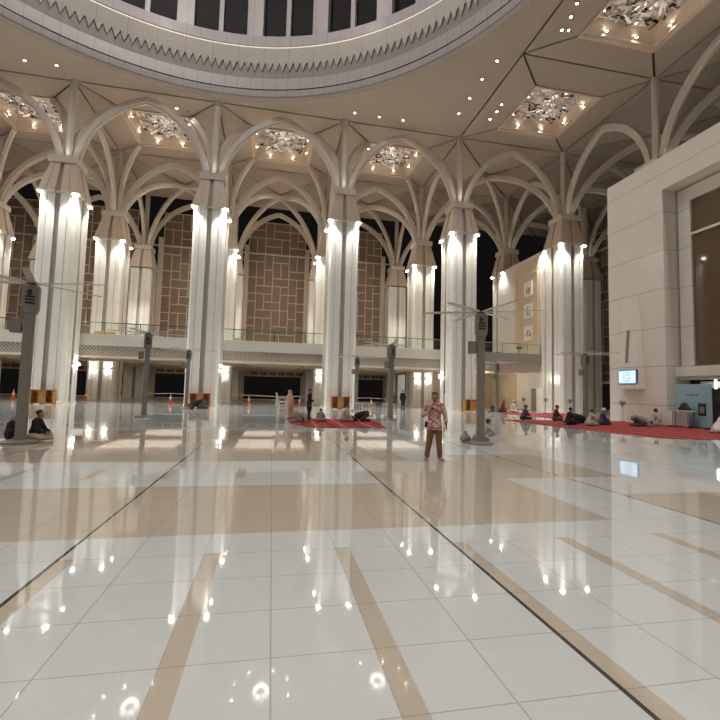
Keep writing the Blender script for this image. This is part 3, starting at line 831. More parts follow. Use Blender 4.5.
# ------------------------------------------------------------------ pedestal fans
def ped_fan(loc, lab, rot):
    f = thing('pedestal_fan', lab, 'pedestal fan', loc, rot, None)
    MB().lathe([(.01,0),(.20,0),(.20,.03),(.03,.05),(.01,.05)], n=20).build('base', M['black'], f)
    MB().cyl((0,0),.018,.018,.04,1.15,10).build('pole', M['chrome'], f)
    MB().capsule((0,-.02,1.22),(0,.16,1.24),.07,.06).build('motor', M['black'], f, smooth=True)
    g = MB()
    for r in (.07,.14,.21): g.tube([(r*math.cos(k*PI/8), -.1, 1.24+r*math.sin(k*PI/8)) for k in range(17)], .008, 5)
    for k in range(16): g.tube([(.03*math.cos(k*PI/8),-.12,1.24+.03*math.sin(k*PI/8)), (.21*math.cos(k*PI/8),-.08,1.24+.21*math.sin(k*PI/8))], .005, 4)
    g.build('guard', M['grille'], f)
    for k in range(3):
        th = 2*PI*k/3+.3
        MB().obox((.10*math.cos(th),-.07,1.24+.10*math.sin(th)), (.09*math.cos(th),0,.09*math.sin(th)), (-.045*math.sin(th),.01,.045*math.cos(th)), (0,.004,0)).build('blade', M['grey'], f)
    return f
pf = ped_fan((23.5,25.9,.022), 'black pedestal fan against the cream stone block', -.9)
dup(pf, (23.45,31.2,.022), -.6, 'black pedestal fan beside the right end column, behind the man in black')
dup(pf, (24.3,35.7,.022), -.4, 'black pedestal fan before the white door under the right gallery')
dup(pf, (24.2,39.0,0), -1.0, 'black pedestal fan leftmost under the right gallery')

# ------------------------------------------------------------------ wooden book cabinets
def cabinet(loc, lab, w=1.6, h=1.12):
    c = thing('book_cabinet', lab, 'cabinet', loc, 0, None)
    b = MB(); b.box(-w/2,w/2,.22,.26,.1,h-.06); b.box(-w/2,-w/2+.08,-.26,.26,0,h-.06); b.box(w/2-.08,w/2,-.26,.26,0,h-.06); b.box(-w/2,w/2,-.22,.24,.08,.14); b.box(-w*.17,-w*.13,-.22,.24,.1,h-.06); b.box(w*.13,w*.17,-.22,.24,.1,h-.06)
    b.build('carcass', M['wood'], c)
    MB().box(-w/2-.05,w/2+.05,-.30,.28,h-.06,h).build('top', M['wood'], c, bevel=.01)
    dd = MB().box(-w*.13,w*.13,-.24,-.21,.14,h-.1).build('door', M['wood'], c); MB().cyl((w*.09,-.26),.018,.018,h*.5,h*.62,8).build('handle', M['chrome'], dd)
    for s in (-1,1): MB().box(min(s*w*.17,s*(w/2-.08)),max(s*w*.17,s*(w/2-.08)),-.2,.22,.52,.56).build('shelf', M['wood2'], c)
    return c
kb = cabinet((-17.25,38.0,0), 'honey wood book cabinet at the foot of the leftmost big column')
dup(kb, (-5.75,38.0,0), None, 'honey wood book cabinet behind the curled up figure at the second big column')
dup(kb, (5.9,38.0,0), None, 'honey wood book cabinet at the foot of the middle big column behind the group')
dup(kb, (18.3,38.0,0), None, 'honey wood book cabinet at the foot of the big column behind the standing man')

# ------------------------------------------------------------------ cones and tape
def cone(loc, lab):
    c = thing('traffic_cone', lab, 'traffic cone', loc, 0, None)
    MB().box(-.2,.2,-.2,.2,0,.04).build('base', M['orange'], c)
    MB().lathe([(.15,.04),(.105,.42)], n=20).build('body', M['orange'], c, smooth=True)
    MB().lathe([(.107,.42),(.075,.68)], n=20).build('white_band', M['whitep'], c, smooth=True)
    MB().lathe([(.075,.68),(.035,.98),(.001,.99)], n=20).build('tip', M['orange'], c, smooth=True)
    return c
CN = [(-18.2,48.5,'orange traffic cone just right of the leftmost big column'),(-11.75,44.4,'orange traffic cone beside the pole fan between the two left big columns'),(-9.2,43.6,'orange traffic cone in front of the dark opening left of the second big column'),
      (-2.1,43.2,'orange traffic cone in front of the central dark opening'),(2.7,43.2,'orange traffic cone to the right behind the woman in a peach robe'),(9.9,43.4,'orange traffic cone behind the white barriers'),(12.1,43.4,'orange traffic cone near the dark standing figure behind the barriers'),(-23.6,46.5,'orange traffic cone at the left edge')]
c0 = cone((CN[0][0],CN[0][1],0), CN[0][2])
for x, y, lab in CN[1:]: dup(c0, (x,y,0), None, lab)
seq = sorted(CN[1:7])
TAPE = ['the cone beside the thin left pole fan','the cone left of the second big column','the cone before the central dark opening','the cone right of the peach robed woman','the cone behind the white barriers']
for k in range(len(seq)-1):
    a, b = seq[k], seq[k+1]
    pts = [(a[0]+(b[0]-a[0])*n/8, a[1]+(b[1]-a[1])*n/8, .97-.5*(n/8)*(1-n/8)*.5) for n in range(9)]
    tag(MB().tube(pts, .022, 5).build('barrier_tape', M['whitep']), 'white barrier tape running right from ' + TAPE[k], 'tape')

# ------------------------------------------------------------------ barriers
def barrier(loc, lab):
    b = thing('crowd_barrier', lab, 'barrier', loc, .03, None)
    f = MB(); w = .86
    f.tube([(-w/2,0,.12),(-w/2,0,.85),(w/2,0,.85),(w/2,0,.12),(-w/2,0,.12)], .024, 8); f.build('frame', M['whitep'], b)
    for k in range(7): MB().cyl((-w/2+w*(k+1)/8,0),.013,.013,.12,.85,8).build('bar', M['whitep'], b)
    for s in (-1,1): MB().obox((s*w/2,0,.06), (.025,0,0), (0,.25,0), (0,0,.06)).build('foot', M['whitep'], b)
    return b
b0 = barrier((5.35,28.2,0), 'white barred barrier, leftmost of the three right of the kneeling group')
dup(b0, (6.25,28.15,0), None, 'white barred barrier in the middle of the three right of the kneeling group')
dup(b0, (7.6,28.1,0), None, 'white barred barrier, rightmost of the three right of the kneeling group')

# ------------------------------------------------------------------ white plastic chairs, stacked
def chair(loc, lab):
    c = thing('plastic_chair', lab, 'chair', loc, PI*.55, 'stacked white plastic chairs')
    MB().box(-.21,.21,-.2,.22,.42,.45).build('seat', M['whitep'], c, bevel=.012)
    for sx in (-1,1):
        for sy in (-1,1):
            MB().tube([(sx*.19,sy*.18,.43),(sx*.23,sy*.23,0)], [.022,.018], 8).build('leg', M['whitep'], c)
        MB().tube([(sx*.22,.2,.44),(sx*.24,.22,.64),(sx*.24,-.15,.66),(sx*.22,-.2,.44)], .016, 8).build('armrest', M['whitep'], c)
    b = MB()
    for k in range(5): b.obox((-.16+.08*k,.26,.66), (.022,0,0), (0,.05,.21), (0,.011,0))
    b.obox((0,.315,.88), (.2,0,0), (0,.006,.04), (0,.014,0)); b.build('backrest', M['whitep'], c)
    return c
ch0 = chair((.55,22.6,0), 'white plastic chair at the bottom of the stack beside the woman in a peach robe')
for k, w in enumerate(('second from the bottom','third from the bottom','at the top')):
    dup(ch0, (.55,22.6,.18*(k+1)), None, 'white plastic chair %s of the stack beside the peach robed woman' % w)

# ------------------------------------------------------------------ backdrop and tables at the niche
bd = thing('backdrop_board', 'teal blue backdrop board standing before the dark doorway of the stone block', 'backdrop', (23.75, 21.0, .03))
MB().box(-.04,.04,-1.08,1.08,.08,2.5).build('board', M['sky'], bd)
for s in (-.9, 0, .9): MB().box(-.3,.3,s-.05,s+.05,0,.09).build('foot', M['black'], bd)
s = MB(); rnd = random.Random(5); y = .34
for k, (w, h) in enumerate(((.07,.07),(.05,.05),(.03,.03),(.10,.08),(.06,.07),(.05,.05),(.08,.08),(.05,.09))):
    s.obox((-.045, y-w/2, 1.88+rnd.uniform(-.01,.02)), (.004,0,0), (0,w/2,0), (0,rnd.uniform(-.01,.01),h/2)); y -= w+.03
s.build('lettering', M['navy'], bd)
MB().box(-.06,-.04,-.80,-.34,.72,1.42).build('poster', M['black'], bd)
MB().box(-.065,-.06,-.77,-.37,1.30,1.42).build('poster_heading', M['navy'], bd)
MB().box(-.07,-.06,-.71,-.43,.86,1.22).build('poster_picture', M['taupe'], bd)
for k, (y, lab) in enumerate(((21.95,'low white table with a round motif on its front, left of the blue backdrop'), (21.0,'low white table carrying the black object in front of the blue backdrop'))):
    q = thing('front_table', lab, 'table', (23.15, y, .03))
    MB().box(-.22,.24,-.44,.44,.94,.98).build('table_top', M['whitep'], q); MB().box(-.22,-.19,-.42,.42,.10,.94).build('front_panel', M['lightgrey' if k else 'whitep'], q)
    for a in (-.2,.2):
        for b in (-.38,.38): MB().box(a-.02,a+.02,b-.02,b+.02,0,.94).build('leg', M['chrome'], q)
    if not k: MB().lathe([(.20,0),(.20,.012),(.14,.012),(.14,0),(.09,0),(.09,.014),(.01,.014)], n=20).build('motif', M['taupe'], q).rotation_euler = (0,-PI/2,0)
    if not k: q.children[-1].location = (-.225, 0, .55)
q = thing('hat_shaped_bag', 'black bag sitting on the white table before the blue backdrop', 'bag', (23.15,21.0,1.01))
MB().loft([[(x*s,y*s,z) for x,y in ((-.12,-.32),(.12,-.32),(.12,.32),(-.12,.32))] for s,z in ((1,0),(.95,.12),(.55,.34),(.45,.42))]).build('bag', M['black'], q, bevel=.03)
MB().tube([(0,-.1,.40),(0,-.06,.5),(0,.06,.5),(0,.1,.40)], .015, 6).build('handle', M['black'], q)

# ------------------------------------------------------------------ things on the gallery
tag(MB().box(-.85,.85,-.3,.3,0,.62).build('plywood_crate', M['ply'], None, (-15.0,43.3,5.8), bevel=.02), 'plain plywood crate behind the gallery glass right of the leftmost big column', 'crate')
tag(MB().box(-.5,.5,-.3,.3,0,.6).build('plywood_crate', M['ply'], None, (-3.3,43.4,5.8), bevel=.02), 'plywood crate behind the gallery glass right of the second big column', 'crate')
st = thing('stool', 'low black stool behind the right gallery glass, leftmost of three', 'stool', (21.0,44.2,5.0), 0, None)
MB().box(-.22,.22,-.22,.22,1.25,1.32).build('seat', M['black'], st)
for a in (-.18,.18):
    for b in (-.18,.18): MB().cyl((a,b),.025,.025,0,1.25,8).build('leg', M['black'], st)
dup(st, (22.9,44.3,5.0), None, 'low black stool behind the right gallery glass, middle one of three')
dup(st, (24.3,44.2,5.0), None, 'low black stool behind the right gallery glass, rightmost of three')
q = thing('music_stand', 'thin dark stand behind the right gallery glass in front of the lowest medallion', 'stand', (26.1,43.0,5.0))
MB().cyl((0,0),.03,.03,0,1.9,8).build('pole', M['dark'], q); MB().obox((0,-.04,1.75), (.3,0,0), (0,.03,.12), (0,.02,0)).build('plate', M['dark'], q); MB().lathe([(.01,0),(.22,0),(.22,.03),(.01,.03)], n=16).build('base', M['dark'], q)

# ------------------------------------------------------------------ people
def figure(label, loc, rz, skin, clothes, skinmat, voxel=.022, hair=None, hairmat=None, extras=(), group=None):
    p = thing('person', label, 'person', loc, rz, group)
    remeshed(skin, 'body', skinmat, voxel, p, 3)
    for nm, mb, mat in clothes: remeshed(mb, nm, mat, voxel, p, 4)
    if hair: remeshed(hair, 'hair' if hairmat is None else 'cap', hairmat or M['hair'], voxel*.8, p, 2)
    return p
def head(mb, c, f=(0,-1), s=1.0, tilt=0):
    """head with nose, brow, chin and ears; f = facing direction"""
    c = Vector(c); F = Vector((f[0], f[1], -tilt)).normalized(); S = Vector((-F.y, F.x, 0)).normalized(); U = S.cross(F)
    if U.z < 0: U = -U
    mb.ell(c+U*.02*s, .078*s, .092*s, .105*s, 12)
    mb.ell(c+F*.03*s-U*.055*s, .056*s, .056*s, .06*s, 10)
    mb.capsule(c+F*.085*s+U*.015*s, c+F*.108*s-U*.02*s, .010*s, .015*s, 8)
    mb.capsule(c+F*.082*s+S*.035*s+U*.03*s, c+F*.082*s-S*.035*s+U*.03*s, .012*s, .012*s, 8)
    mb.capsule(c+F*.080*s+S*.02*s-U*.05*s, c+F*.080*s-S*.02*s-U*.05*s, .012*s, .012*s, 8)
    for k in (-1, 1): mb.ell(c+S*k*.08*s, .02*s, .02*s, .032*s, 8)
def hairblob(c, f=(0,-1), s=1.0, tilt=0):
    mb = MB(); F = Vector((f[0], f[1], -tilt)).normalized(); c = Vector(c)
    mb.ell(c-F*.018*s+Vector((0,0,.045*s)), .088*s, .098*s, .092*s, 12); return mb

# --- the standing man -------------------------------------------------
def standing_man():
    p = thing('person', 'barefoot man standing in a red and white floral shirt and brown trousers', 'person', (3.98,10.35,0), math.radians(-21))
    V = Vector; b = MB()
    # torso, neck, head
    b.capsule((0,0,.86),(0,0,1.05),.135,.13, flat=((0,1,0),.72)); b.capsule((0,0,1.05),(0,.0,1.28),.13,.155, flat=((0,1,0),.68))
    b.capsule((-.15,0,1.33),(.15,0,1.33),.07,.07); b.capsule((0,.005,1.34),(0,-.01,1.46),.058,.055)
    head(b, (0,-.02,1.535), (0.05,-1), 1.0, .12)
    for s, fx, tx in ((-1,-.17,-.20),(1,.14,.22)):
        b.capsule((s*.085,0,.84),(s*.115,0,.47),.088,.056); b.capsule((s*.115,0,.47),(fx,.02,.09),.054,.036)
        ank = V((fx,.02,.055)); toe = V((tx,-.17,.028))
        b.capsule(ank, ank+(toe-ank)*.75, .042,.036, flat=((0,0,1),.8)); b.capsule((fx,.05,.035), ank, .034,.034)
        d = (toe-ank).normalized(); q = V((-d.y,d.x,0))
        for k in range(5): b.capsule(toe-d*.05+q*(.032-.016*k)*1.0, toe+d*(.012-.006*k)*1.0+q*(.034-.017*k), .012,.011 if k else .014, 8)
    # right arm (viewer's left): elbow out, hand raised to the chest holding a phone
    b.capsule((-.19,0,1.33),(-.26,.02,1.09),.052,.042); b.capsule((-.26,.02,1.09),(-.10,-.20,1.20),.040,.029)
    def hand(w, d, side, curl):
        w, d, side = V(w), V(d).normalized(), V(side).normalized(); n = d.cross(side).normalized()
        b.capsule(w, w+d*.075, .027,.036, flat=(tuple(n),.6))
        for k, L in enumerate((.066,.076,.070,.055)):
            r = w+d*.078+side*(.030-.020*k); m = r+d*L*.5+n*curl*.4*L; e = m+d*L*(.5-curl*.35)+n*curl*.7*L
            b.capsule(r-d*.02, m, .0095,.009, 8); b.capsule(m, e, .009,.008, 8)
        r = w+d*.02+side*.030; m = r+d*.03+side*.028+n*curl*.015; b.capsule(r, m, .012,.0105, 8); b.capsule(m, m+d*.034-side*.002+n*curl*.015, .0105,.009, 8)
    hand((-.095,-.205,1.205), (.55,-.25,.75), (-.4,-.3,.5), .9)
    # left arm hanging
    b.capsule((.19,0,1.33),(.255,.02,1.08),.052,.042); b.capsule((.255,.02,1.08),(.285,-.03,.87),.040,.029)
    hand((.285,-.03,.865), (.06,-.08,-1), (-.2,-1,0), .5)
    bo = remeshed(b, 'body', M['skin'], .008, p, 3)
    # shirt
    s = MB()
    s.capsule((0,0,.92),(0,0,1.06),.172,.158, flat=((0,1,0),.74)); s.capsule((0,0,1.06),(0,0,1.27),.158,.172, flat=((0,1,0),.70))
    s.capsule((-.165,0,1.325),(.165,0,1.325),.078,.078); s.capsule((0,.01,1.36),(0,0,1.405),.078,.066)
    s.capsule((-.185,0,1.33),(-.265,.02,1.09),.072,.062); s.capsule((-.265,.02,1.09),(-.17,-.12,1.15),.058,.050)
    s.capsule((.185,0,1.33),(.262,.02,1.08),.072,.060); s.capsule((.262,.02,1.08),(.278,-.005,.97),.056,.052)
    s.loft([[(r*math.cos(a*PI/10), .74*r*math.sin(a*PI/10), z) for a in range(20)] for r, z in ((.196,.735),(.188,.84),(.17,.95))])
    so = remeshed(s, 'shirt', M['batik'], .012, p, 4)
    col = MB(); 
    for k in (-1, 1): col.obox((k*.035,-.085,1.385), (.032,0,-.012*k*k), (0,.02,.012), (.004*k,-.008,.02))
    col.build('collar', M['batik'], so)
    bt = MB()
    for k in range(6): bt.ell((.004,-.134+.004*abs(k-3),1.27-.085*k), .008,.005,.008, 6)
    bt.build('buttons', M['lightgrey'], so)
    t = MB()
    t.capsule((0,0,.80),(0,0,.88),.16,.15, flat=((0,1,0),.74))
    for sg, fx in ((-1,-.17),(1,.14)):
        t.capsule((sg*.085,0,.80),(sg*.118,0,.47),.104,.080); t.capsule((sg*.118,0,.47),(fx,.02,.13),.078,.066); t.capsule((fx,.02,.13),(fx,.015,.075),.066,.058)
    remeshed(t, 'trousers', M['brownpants'], .012, p, 4)
    h = MB(); h.ell((0,.004,1.600), .090,.102,.078, 12); h.ell((0,.045,1.56), .088,.068,.10, 12)
    remeshed(h, 'hair', M['hair'], .010, p, 2)
    m = MB(); m.capsule((-.022,-.104,1.502),(.022,-.104,1.502),.007,.007, 8); remeshed(m, 'moustache', M['hair'], .005, bo, 1)
    e = MB()
    for k in (-1,1): e.ell((k*.031,-.106,1.548), .011,.007,.006, 8)
    e.build('eyes', M['black'], bo)
    ph = thing('phone', 'dark phone held in the right hand of the standing man', 'phone', (0,0,0)); ph.location = p.location; ph.rotation_euler = p.rotation_euler
    MB().obox((-.045,-.262,1.275), (.028,.010,-.03), (-.03,-.02,.055), (.003,-.007,0)).build('casing', M['black'], ph, bevel=.006)
    pouch = thing('waist_pouch', 'black pouch on the right hip of the standing man', 'pouch'); pouch.location = p.location; pouch.rotation_euler = p.rotation_euler
    MB().obox((-.205,-.03,.865), (.028,.01,0), (-.01,.055,0), (0,0,.075)).build('pouch', M['black'], pouch, bevel=.015)
    return p
standing_man()

# --- sitting / kneeling builders: local facing is -Y ----------------------
def seated(label, loc, rz, top, bottom, s=1.0, lean=.12, headtilt=.35, skin='skin2', hairmat=None, hands='lap', legs='cross', voxel=.02, hoodie=False):
    b, t, l = MB(), MB(), MB()
    P = lambda x, y, z: (x*s, y*s, z*s)
    ch = P(0,-lean,.50); nk = P(0,-lean-.02,.62); hd = P(0,-lean-.06,.73)
    b.capsule(P(0,0,.14), ch, .13*s,.14*s, flat=((0,1,0),.75)); b.capsule(ch, nk, .10*s,.055*s); b.capsule(nk, hd, .055*s,.05*s)
    head(b, hd, (0,-1), s, headtilt)
    t.capsule(P(0,0,.19), P(0,-lean*.6,.36), .175*s,.165*s, flat=((0,1,0),.78)); t.capsule(P(0,-lean*.6,.36), P(0,-lean,.50), .165*s,.165*s, flat=((0,1,0),.72))
    t.capsule(P(-.14,-lean,.545), P(.14,-lean,.545), .082*s,.082*s)
    for k in (-1, 1):
        if legs == 'cross':
            kn, ft = P(k*.34,-.26,.13), P(-k*.08,-.36,.07)
        elif legs == 'kneel':
            kn, ft = P(k*.13,-.38,.10), P(k*.10,.16,.06)
        else:
            kn, ft = (P(k*.14,-.40,.36), P(k*.14,-.62,.05)) if k > 0 else (P(k*.34,-.28,.12), P(-k*.05,-.40,.07))
        hip = P(k*.10,0,.14 if legs != 'kneel' else .2)
        b.capsule(hip, kn, .075*s,.055*s); b.capsule(kn, ft, .05*s,.035*s)
        l.capsule(hip, kn, .105*s,.082*s); l.capsule(kn, tuple(Vector(kn).lerp(Vector(ft), .85)), .080*s,.060*s)
        fd = Vector(ft)+Vector((-k*.10*s if legs != 'kneel' else 0, -.03*s if legs != 'kneel' else .08*s, -.02*s)); b.capsule(ft, fd, .036*s,.03*s)
        sh = P(k*.18,-lean,.54)
        el, ha = P(k*.25,-lean-.10,.30), P(k*.09,-.36,.24)
        if hands == 'reach': el, ha = P(k*.22,-lean-.22,.34), P(k*.05,-.50,.22)
        if hands == 'knees': el, ha = P(k*.24,-lean-.08,.31), P(k*.16,-.36,.20)
        b.capsule(sh, el, .048*s,.04*s); b.capsule(el, ha, .038*s,.028*s)
        d = (Vector(ha)-Vector(el)).normalized()
        for q in range(4): b.capsule(Vector(ha), Vector(ha)+d*.085*s+Vector(((q-1.5)*.017*s,0,-.01*s)), .014*s,.009*s, 6)
        b.capsule(Vector(ha), Vector(ha)+d*.045*s+Vector((-k*.035*s,0,.01*s)), .012*s,.010*s, 6)
        t.capsule(sh, el, .068*s,.060*s); t.capsule(el, tuple(Vector(el).lerp(Vector(ha), .75)), .056*s,.046*s)
    l.capsule(P(-.08,.02,.13), P(.08,.02,.13), .14*s,.14*s, flat=((0,0,1),.9))
    hm = hairblob(hd, (0,-1), s, headtilt)
    return figure(label, loc, rz, b, [('shirt', t, top), ('trousers', l, bottom)], M[skin], voxel*s, hm, hairmat)
def prostrate(label, loc, rz, top, bottom, s=1.0):
    b, t, l = MB(), MB(), MB(); P = lambda x, y, z: (x*s, y*s, z*s)
    b.capsule(P(0,.12,.34), P(0,-.30,.24), .12*s,.11*s); b.capsule(P(0,-.30,.24), P(0,-.46,.16), .07*s,.06*s); head(b, P(0,-.54,.115), (0,-.45), s, .8)
    t.capsule(P(0,.10,.35), P(0,-.30,.25), .165*s,.155*s); t.capsule(P(-.13,-.32,.23), P(.13,-.32,.23), .08*s,.08*s)
    for k in (-1, 1):
        b.capsule(P(k*.1,.14,.32), P(k*.12,-.14,.07), .08*s,.055*s); b.capsule(P(k*.12,-.14,.07), P(k*.11,.30,.05), .05*s,.035*s); b.capsule(P(k*.11,.30,.05), P(k*.11,.36,.10), .035*s,.025*s)
        l.capsule(P(k*.09,.14,.33), P(k*.12,-.12,.09), .115*s,.082*s); l.capsule(P(k*.12,-.12,.09), P(k*.11,.28,.07), .075*s,.06*s)
        b.capsule(P(k*.17,-.32,.23), P(k*.25,-.34,.06), .05*s,.04*s); b.capsule(P(k*.25,-.34,.06), P(k*.18,-.56,.03), .036*s,.028*s)
        t.capsule(P(k*.17,-.32,.24), P(k*.25,-.34,.08), .068*s,.058*s); t.capsule(P(k*.25,-.34,.07), P(k*.21,-.47,.05), .052*s,.046*s)
    return figure(label, loc, rz, b, [('shirt', t, top), ('trousers', l, bottom)], M['skin2'], .02*s, hairblob(P(0,-.54,.115), (0,-.45), s, .8))
def robed(label, loc, rz, robe, veil, s=1.0, arm=0):
    b, r, v = MB(), MB(), MB(); P = lambda x, y, z: (x*s, y*s, z*s)
    b.capsule(P(0,0,.9), P(0,0,1.3), .12*s,.13*s); b.capsule(P(0,0,1.3), P(0,-.01,1.44), .06*s,.055*s); head(b, P(0,-.02,1.52), (0,-1), s, .15)
    for k in (-1,1):
        b.capsule(P(k*.09,0,.9), P(k*.09,0,.08), .08*s,.04*s); b.capsule(P(k*.09,0,.05), P(k*.1,-.15,.03), .04*s,.03*s)
        b.capsule(P(k*.17,0,1.3), P(k*.2,-.06,1.02), .045*s,.04*s); b.capsule(P(k*.2,-.06,1.02), P(k*.08,-.26,1.0+arm), .036*s,.028*s)
        for q in range(4): b.capsule(P(k*.08,-.26,1.0+arm), P(k*.05+(q-1.5)*.016,-.33,1.0+arm), .013*s,.009*s, 6)
    r.capsule(P(0,0,.20), P(0,0,.9), .21*s,.19*s); r.loft([[P(.25*w*math.cos(a*PI/8), .23*w*math.sin(a*PI/8), z) for a in range(16)] for w, z in ((1.0,.05),(.95,.3),(.8,.9))])
    v.loft([[P(w*math.cos(a*PI/8), .8*w*math.sin(a*PI/8), z) for a in range(16)] for w, z in ((.31,.62),(.29,.9),(.25,1.2),(.17,1.38),(.11,1.44))])
    v.ell(P(0,.015,1.53), .105*s,.115*s,.13*s, 12)
    for k in (-1,1): v.capsule(P(k*.17,-.02,1.28), P(k*.2,-.1,1.0), .08*s,.10*s)
    f = MB().ell(P(0,-.075,1.515), .068*s,.06*s,.085*s, 10)
    p = figure(label, loc, rz, b, [('robe', r, robe), ('veil', v, veil)], M['skin2'], .022)
    remeshed(f, 'face', M['skin2'], .014, p, 2); return p
def standing(label, loc, rz, top, bottom, s=1.0, arm=True):
    b, t, l = MB(), MB(), MB(); P = lambda x, y, z: (x*s, y*s, z*s)
    b.capsule(P(0,0,.9), P(0,0,1.3), .12*s,.14*s, flat=((0,1,0),.7)); b.capsule(P(0,0,1.3), P(0,-.01,1.46), .06*s,.055*s); head(b, P(0,-.02,1.54), (0,-1), s, .15)
    t.capsule(P(0,0,.62), P(0,0,1.05), .18*s,.16*s, flat=((0,1,0),.75)); t.capsule(P(0,0,1.05), P(0,0,1.3), .16*s,.17*s, flat=((0,1,0),.7)); t.capsule(P(-.15,0,1.34), P(.15,0,1.34), .075*s,.075*s)
    for k in (-1,1):
        b.capsule(P(k*.09,0,.86), P(k*.11,0,.47), .085*s,.055*s); b.capsule(P(k*.11,0,.47), P(k*.11,.02,.07), .052*s,.036*s); b.capsule(P(k*.11,.03,.04), P(k*.13,-.15,.03), .038*s,.03*s)
        l.capsule(P(k*.09,0,.84), P(k*.11,0,.47), .10*s,.078*s); l.capsule(P(k*.11,0,.47), P(k*.11,.02,.08), .074*s,.06*s)
        el = P(k*.24,-.02,1.08); ha = P(k*.2,-.24,1.0) if arm and k > 0 else P(k*.26,-.05,.82)
        b.capsule(P(k*.18,0,1.33), el, .05*s,.04*s); b.capsule(el, ha, .038*s,.028*s); d = (Vector(ha)-Vector(el)).normalized()
        for q in range(4): b.capsule(Vector(ha), Vector(ha)+d*.09*s+Vector((0,(q-1.5)*.017*s,0)), .013*s,.009*s, 6)
        t.capsule(P(k*.18,0,1.33), el, .07*s,.058*s); t.capsule(el, tuple(Vector(el).lerp(Vector(ha), .8)), .054*s,.046*s)
    return figure(label, loc, rz, b, [('shirt', t, top), ('trousers', l, bottom)], M['skin2'], .02*s, hairblob(P(0,-.02,1.54), (0,-1), s, .15))

R = math.radians
seated('man in dark clothes sitting against the leftmost fan pole, one khaki leg stretched out', (-6.55,14.1,0), R(92), M['blackcloth'], M['khaki'], 1.02, .05, .45, hands='lap', legs='cross')
bp = thing('backpack', 'dark backpack on the floor behind the leftmost fan pole', 'backpack', (-7.02,13.95,0), .3)
remeshed(MB().capsule((0,0,.3),(0,0,.55),.20,.15, flat=((0,1,0),.7)).capsule((0,-.08,.27),(0,-.1,.35),.13,.12), 'bag_body', M['blackcloth'], .02, bp)
MB().tube([(-.06,.02,.68),(-.03,.02,.75),(.03,.02,.75),(.06,.02,.68)], .012, 6).build('handle', M['black'], bp)
bp.location.z = -.1
seated('child with dark hair bending over a phone at the foot of the right fan pole', (7.02,14.2,0), R(86), M['lightgrey'], M['greycloth'], .92, .40, .6, hands='reach', legs='kneel')
q = thing('phone', 'small dark phone in the hands of the child by the right fan pole', 'phone', (7.58,14.2,.22)); MB().obox((0,0,0), (.05,.03,.03), (-.02,.04,0), (-.004,-.002,.006)).build('casing', M['black'], q)
prostrate('dark figure curled up on the floor before the wooden cabinet at the second big column', (-5.15,34.5,0), R(-80), M['blackcloth'], M['darkgrey'], 1.5)
q = thing('duffel_bag', 'slouched grey bag on the floor just left of the right fan pole', 'bag', (6.50,14.0,0), .4)
remeshed(MB().capsule((-.06,0,.14),(.08,0,.14),.145,.135, flat=((0,0,1),.96)).capsule((-.03,0,.24),(.04,0,.27),.09,.075), 'bag_body', M['greycloth'], .02, q); MB().tube([(-.06,0,.31),(-.03,0,.37),(.04,0,.37),(.07,0,.32)], .014, 6).build('handle', M['black'], q)
robed('woman in a peach prayer robe standing beside the stacked white chairs', (1.0,24.6,0), R(70), M['peach'], M['peach'], .98)
prostrate('worshipper in a taupe robe bowing to the floor right of the peach robed woman', (1.3,22.3,0), R(95), M['taupe'], M['taupe'], 1.15)
standing('slim person in black standing at the left edge of the small red carpet', (2.0,23.6,.022), R(80), M['blackcloth'], M['blackcloth'], 1.0)
seated('child in grey sitting on the left of the small red carpet', (2.5,22.6,.022), R(160), M['greycloth'], M['greycloth'], .78, .02, .1)
seated('worshipper in pale grey clothes sitting tall in the middle of the small red carpet', (3.75,22.9,.022), R(70), M['lightgrey'], M['lightgrey'], 1.12, .12, .4, hands='knees', legs='kneel')
prostrate('person in dark clothes curled up at the right end of the small red carpet', (4.9,23.2,.022), R(-95), M['blackcloth'], M['maroon'], 1.15)
standing('person in black standing far behind the white barriers', (11.2,36.8,0), R(20), M['blackcloth'], M['darkgrey'], 1.1)
standing('person in grey standing far behind the barriers next to the one in black', (11.05,38.9,0), R(-30), M['darkgrey'], M['darkgrey'], .95)
CZ = .022
seated('man in dark grey sitting alone at the left tip of the large red carpet', (16.2,26.2,CZ), R(85), M['darkgrey'], M['blackcloth'], 1.15, .12, .6, hands='lap')
seated('man in dark brown clothes sitting behind the man in black on the red carpet', (18.2,25.7,CZ), R(70), M['maroon'], M['darkgrey'], 1.2, .05, .3)
seated('man in black kneeling upright at the front of the large red carpet', (16.75,22.5,CZ), R(80), M['blackcloth'], M['blackcloth'], 1.15, .1, .3, hands='knees', legs='kneel')
prostrate('worshipper in black bowing low just right of the kneeling man in black', (18.2,23.6,CZ), R(80), M['blackcloth'], M['blackcloth'], 1.2)
seated('man in light grey sitting on the red carpet between the black and navy worshippers', (17.6,21.9,CZ), R(75), M['lightgrey'], M['lightgrey'], 1.1, .16, .5, hands='reach', legs='kneel')
seated('man in navy with a white cap sitting on the red carpet', (19.1,22.7,CZ), R(70), M['navy'], M['navy'], 1.15, .1, .3, hairmat=M['whitecloth'], hands='knees', legs='kneel')
prostrate('worshipper in grey bowing with head to the floor in front of the screen wall', (20.8,21.8,CZ), R(75), M['greycloth'], M['darkgrey'], 1.3)
seated('worshipper in pale grey kneeling upright next to the one bowing below the screen', (22.0,22.2,CZ), R(70), M['lightgrey'], M['lightgrey'], 1.2, .22, .5, hands='knees', legs='kneel')
seated('person in white sitting on the red carpet at the right edge of the photo', (21.6,17.9,CZ), R(60), M['whitecloth'], M['whitecloth'], 1.3, .18, .3, hands='knees', legs='kneel')
seated('man in maroon sitting far back at the left end of the farther red carpet', (20.7,37.0,CZ), R(60), M['maroon'], M['maroon'], 1.25, .1, .3)
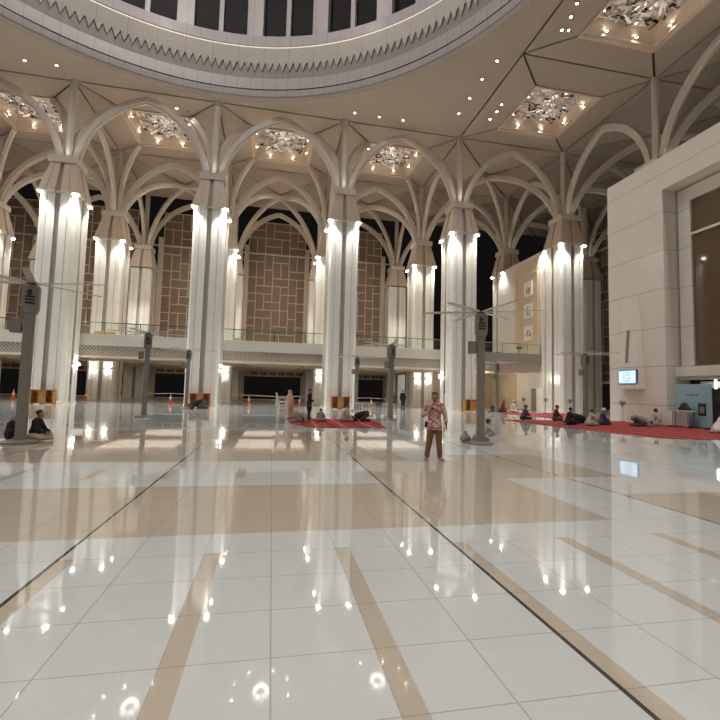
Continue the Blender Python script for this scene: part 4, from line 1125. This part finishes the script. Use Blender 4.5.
seated('man in white sitting far back beside the man in maroon', (21.7,37.0,CZ), R(70), M['whitecloth'], M['whitecloth'], 1.35, .1, .3, hairmat=M['whitecloth'])
prostrate('dark figure bowing far back, partly hidden by the right fan pole', (20.3,37.9,0), R(60), M['blackcloth'], M['darkgrey'], 1.2)
standing('person in dark red standing at the left edge of the photo under the gallery', (-22.1,36.8,0), R(10), M['maroon'], M['blackcloth'], 1.1)

# ------------------------------------------------------------------ general hall light: added fill spots out of the frame over the near half
for b in range(-1, 4):   # added fill above the gallery, where no fittings are seen
    light('SPOT', 'gallery_fill', (gx(b)+SX/2, gy(1)+3.0, 26.6), 1000, .6, (1,.94,.86), None, math.radians(130), .8, (0,.1,-1))
# (unseen spots added on the other sides of the dome square to brighten the hall)
for (i, j) in [(-1,-1),(-1,-2),(-1,-3),(-1,-4),(0,-5),(1,-5),(2,-5),(3,-5),(4,-3),(4,-4)]:
    light('SPOT', 'recess_fill', (gx(i)+SX/2, gy(j)+SY/2, 27.3), 8500 if i < 0 else 4300, .8, (1,.955,.91), None, math.radians(140), .9, (.45 if i < 0 else 0, 0, -1))

# ------------------------------------------------------------------ world, camera, view
w = bpy.data.worlds.new('night'); SC.world = w; w.use_nodes = True
w.node_tree.nodes['Background'].inputs[0].default_value = (.9,.85,.8,1); w.node_tree.nodes['Background'].inputs[1].default_value = .004
f, yaw, pitch, roll, H = 437.9, .1964, .0704, .0259, 1.65
fw = Vector((math.sin(yaw)*math.cos(pitch), math.cos(yaw)*math.cos(pitch), math.sin(pitch)))
rt = Vector((math.cos(yaw), -math.sin(yaw), 0)); up = rt.cross(fw)
r2 = rt*math.cos(roll)+up*math.sin(roll); u2 = up*math.cos(roll)-rt*math.sin(roll)
cam = bpy.data.cameras.new('camera'); co = bpy.data.objects.new('camera', cam); COL.objects.link(co)
cam.sensor_width = 36; cam.lens = f/720*36; cam.clip_start = .05; cam.clip_end = 400
mt = Matrix((r2, u2, -fw)).transposed().to_4x4(); mt.translation = (0,0,H); co.matrix_world = mt
SC.camera = co
vs = SC.view_settings; vs.view_transform = 'Standard'; vs.look = 'None'; vs.exposure = 0.5; vs.gamma = 1; vs.use_curve_mapping = False
cy = SC.cycles
cy.use_denoising = True; cy.max_bounces = 8; cy.diffuse_bounces = 5; cy.glossy_bounces = 4; cy.transparent_max_bounces = 8; cy.sample_clamp_indirect = 6; cy.use_light_tree = True; cy.caustics_reflective = False; cy.caustics_refractive = False
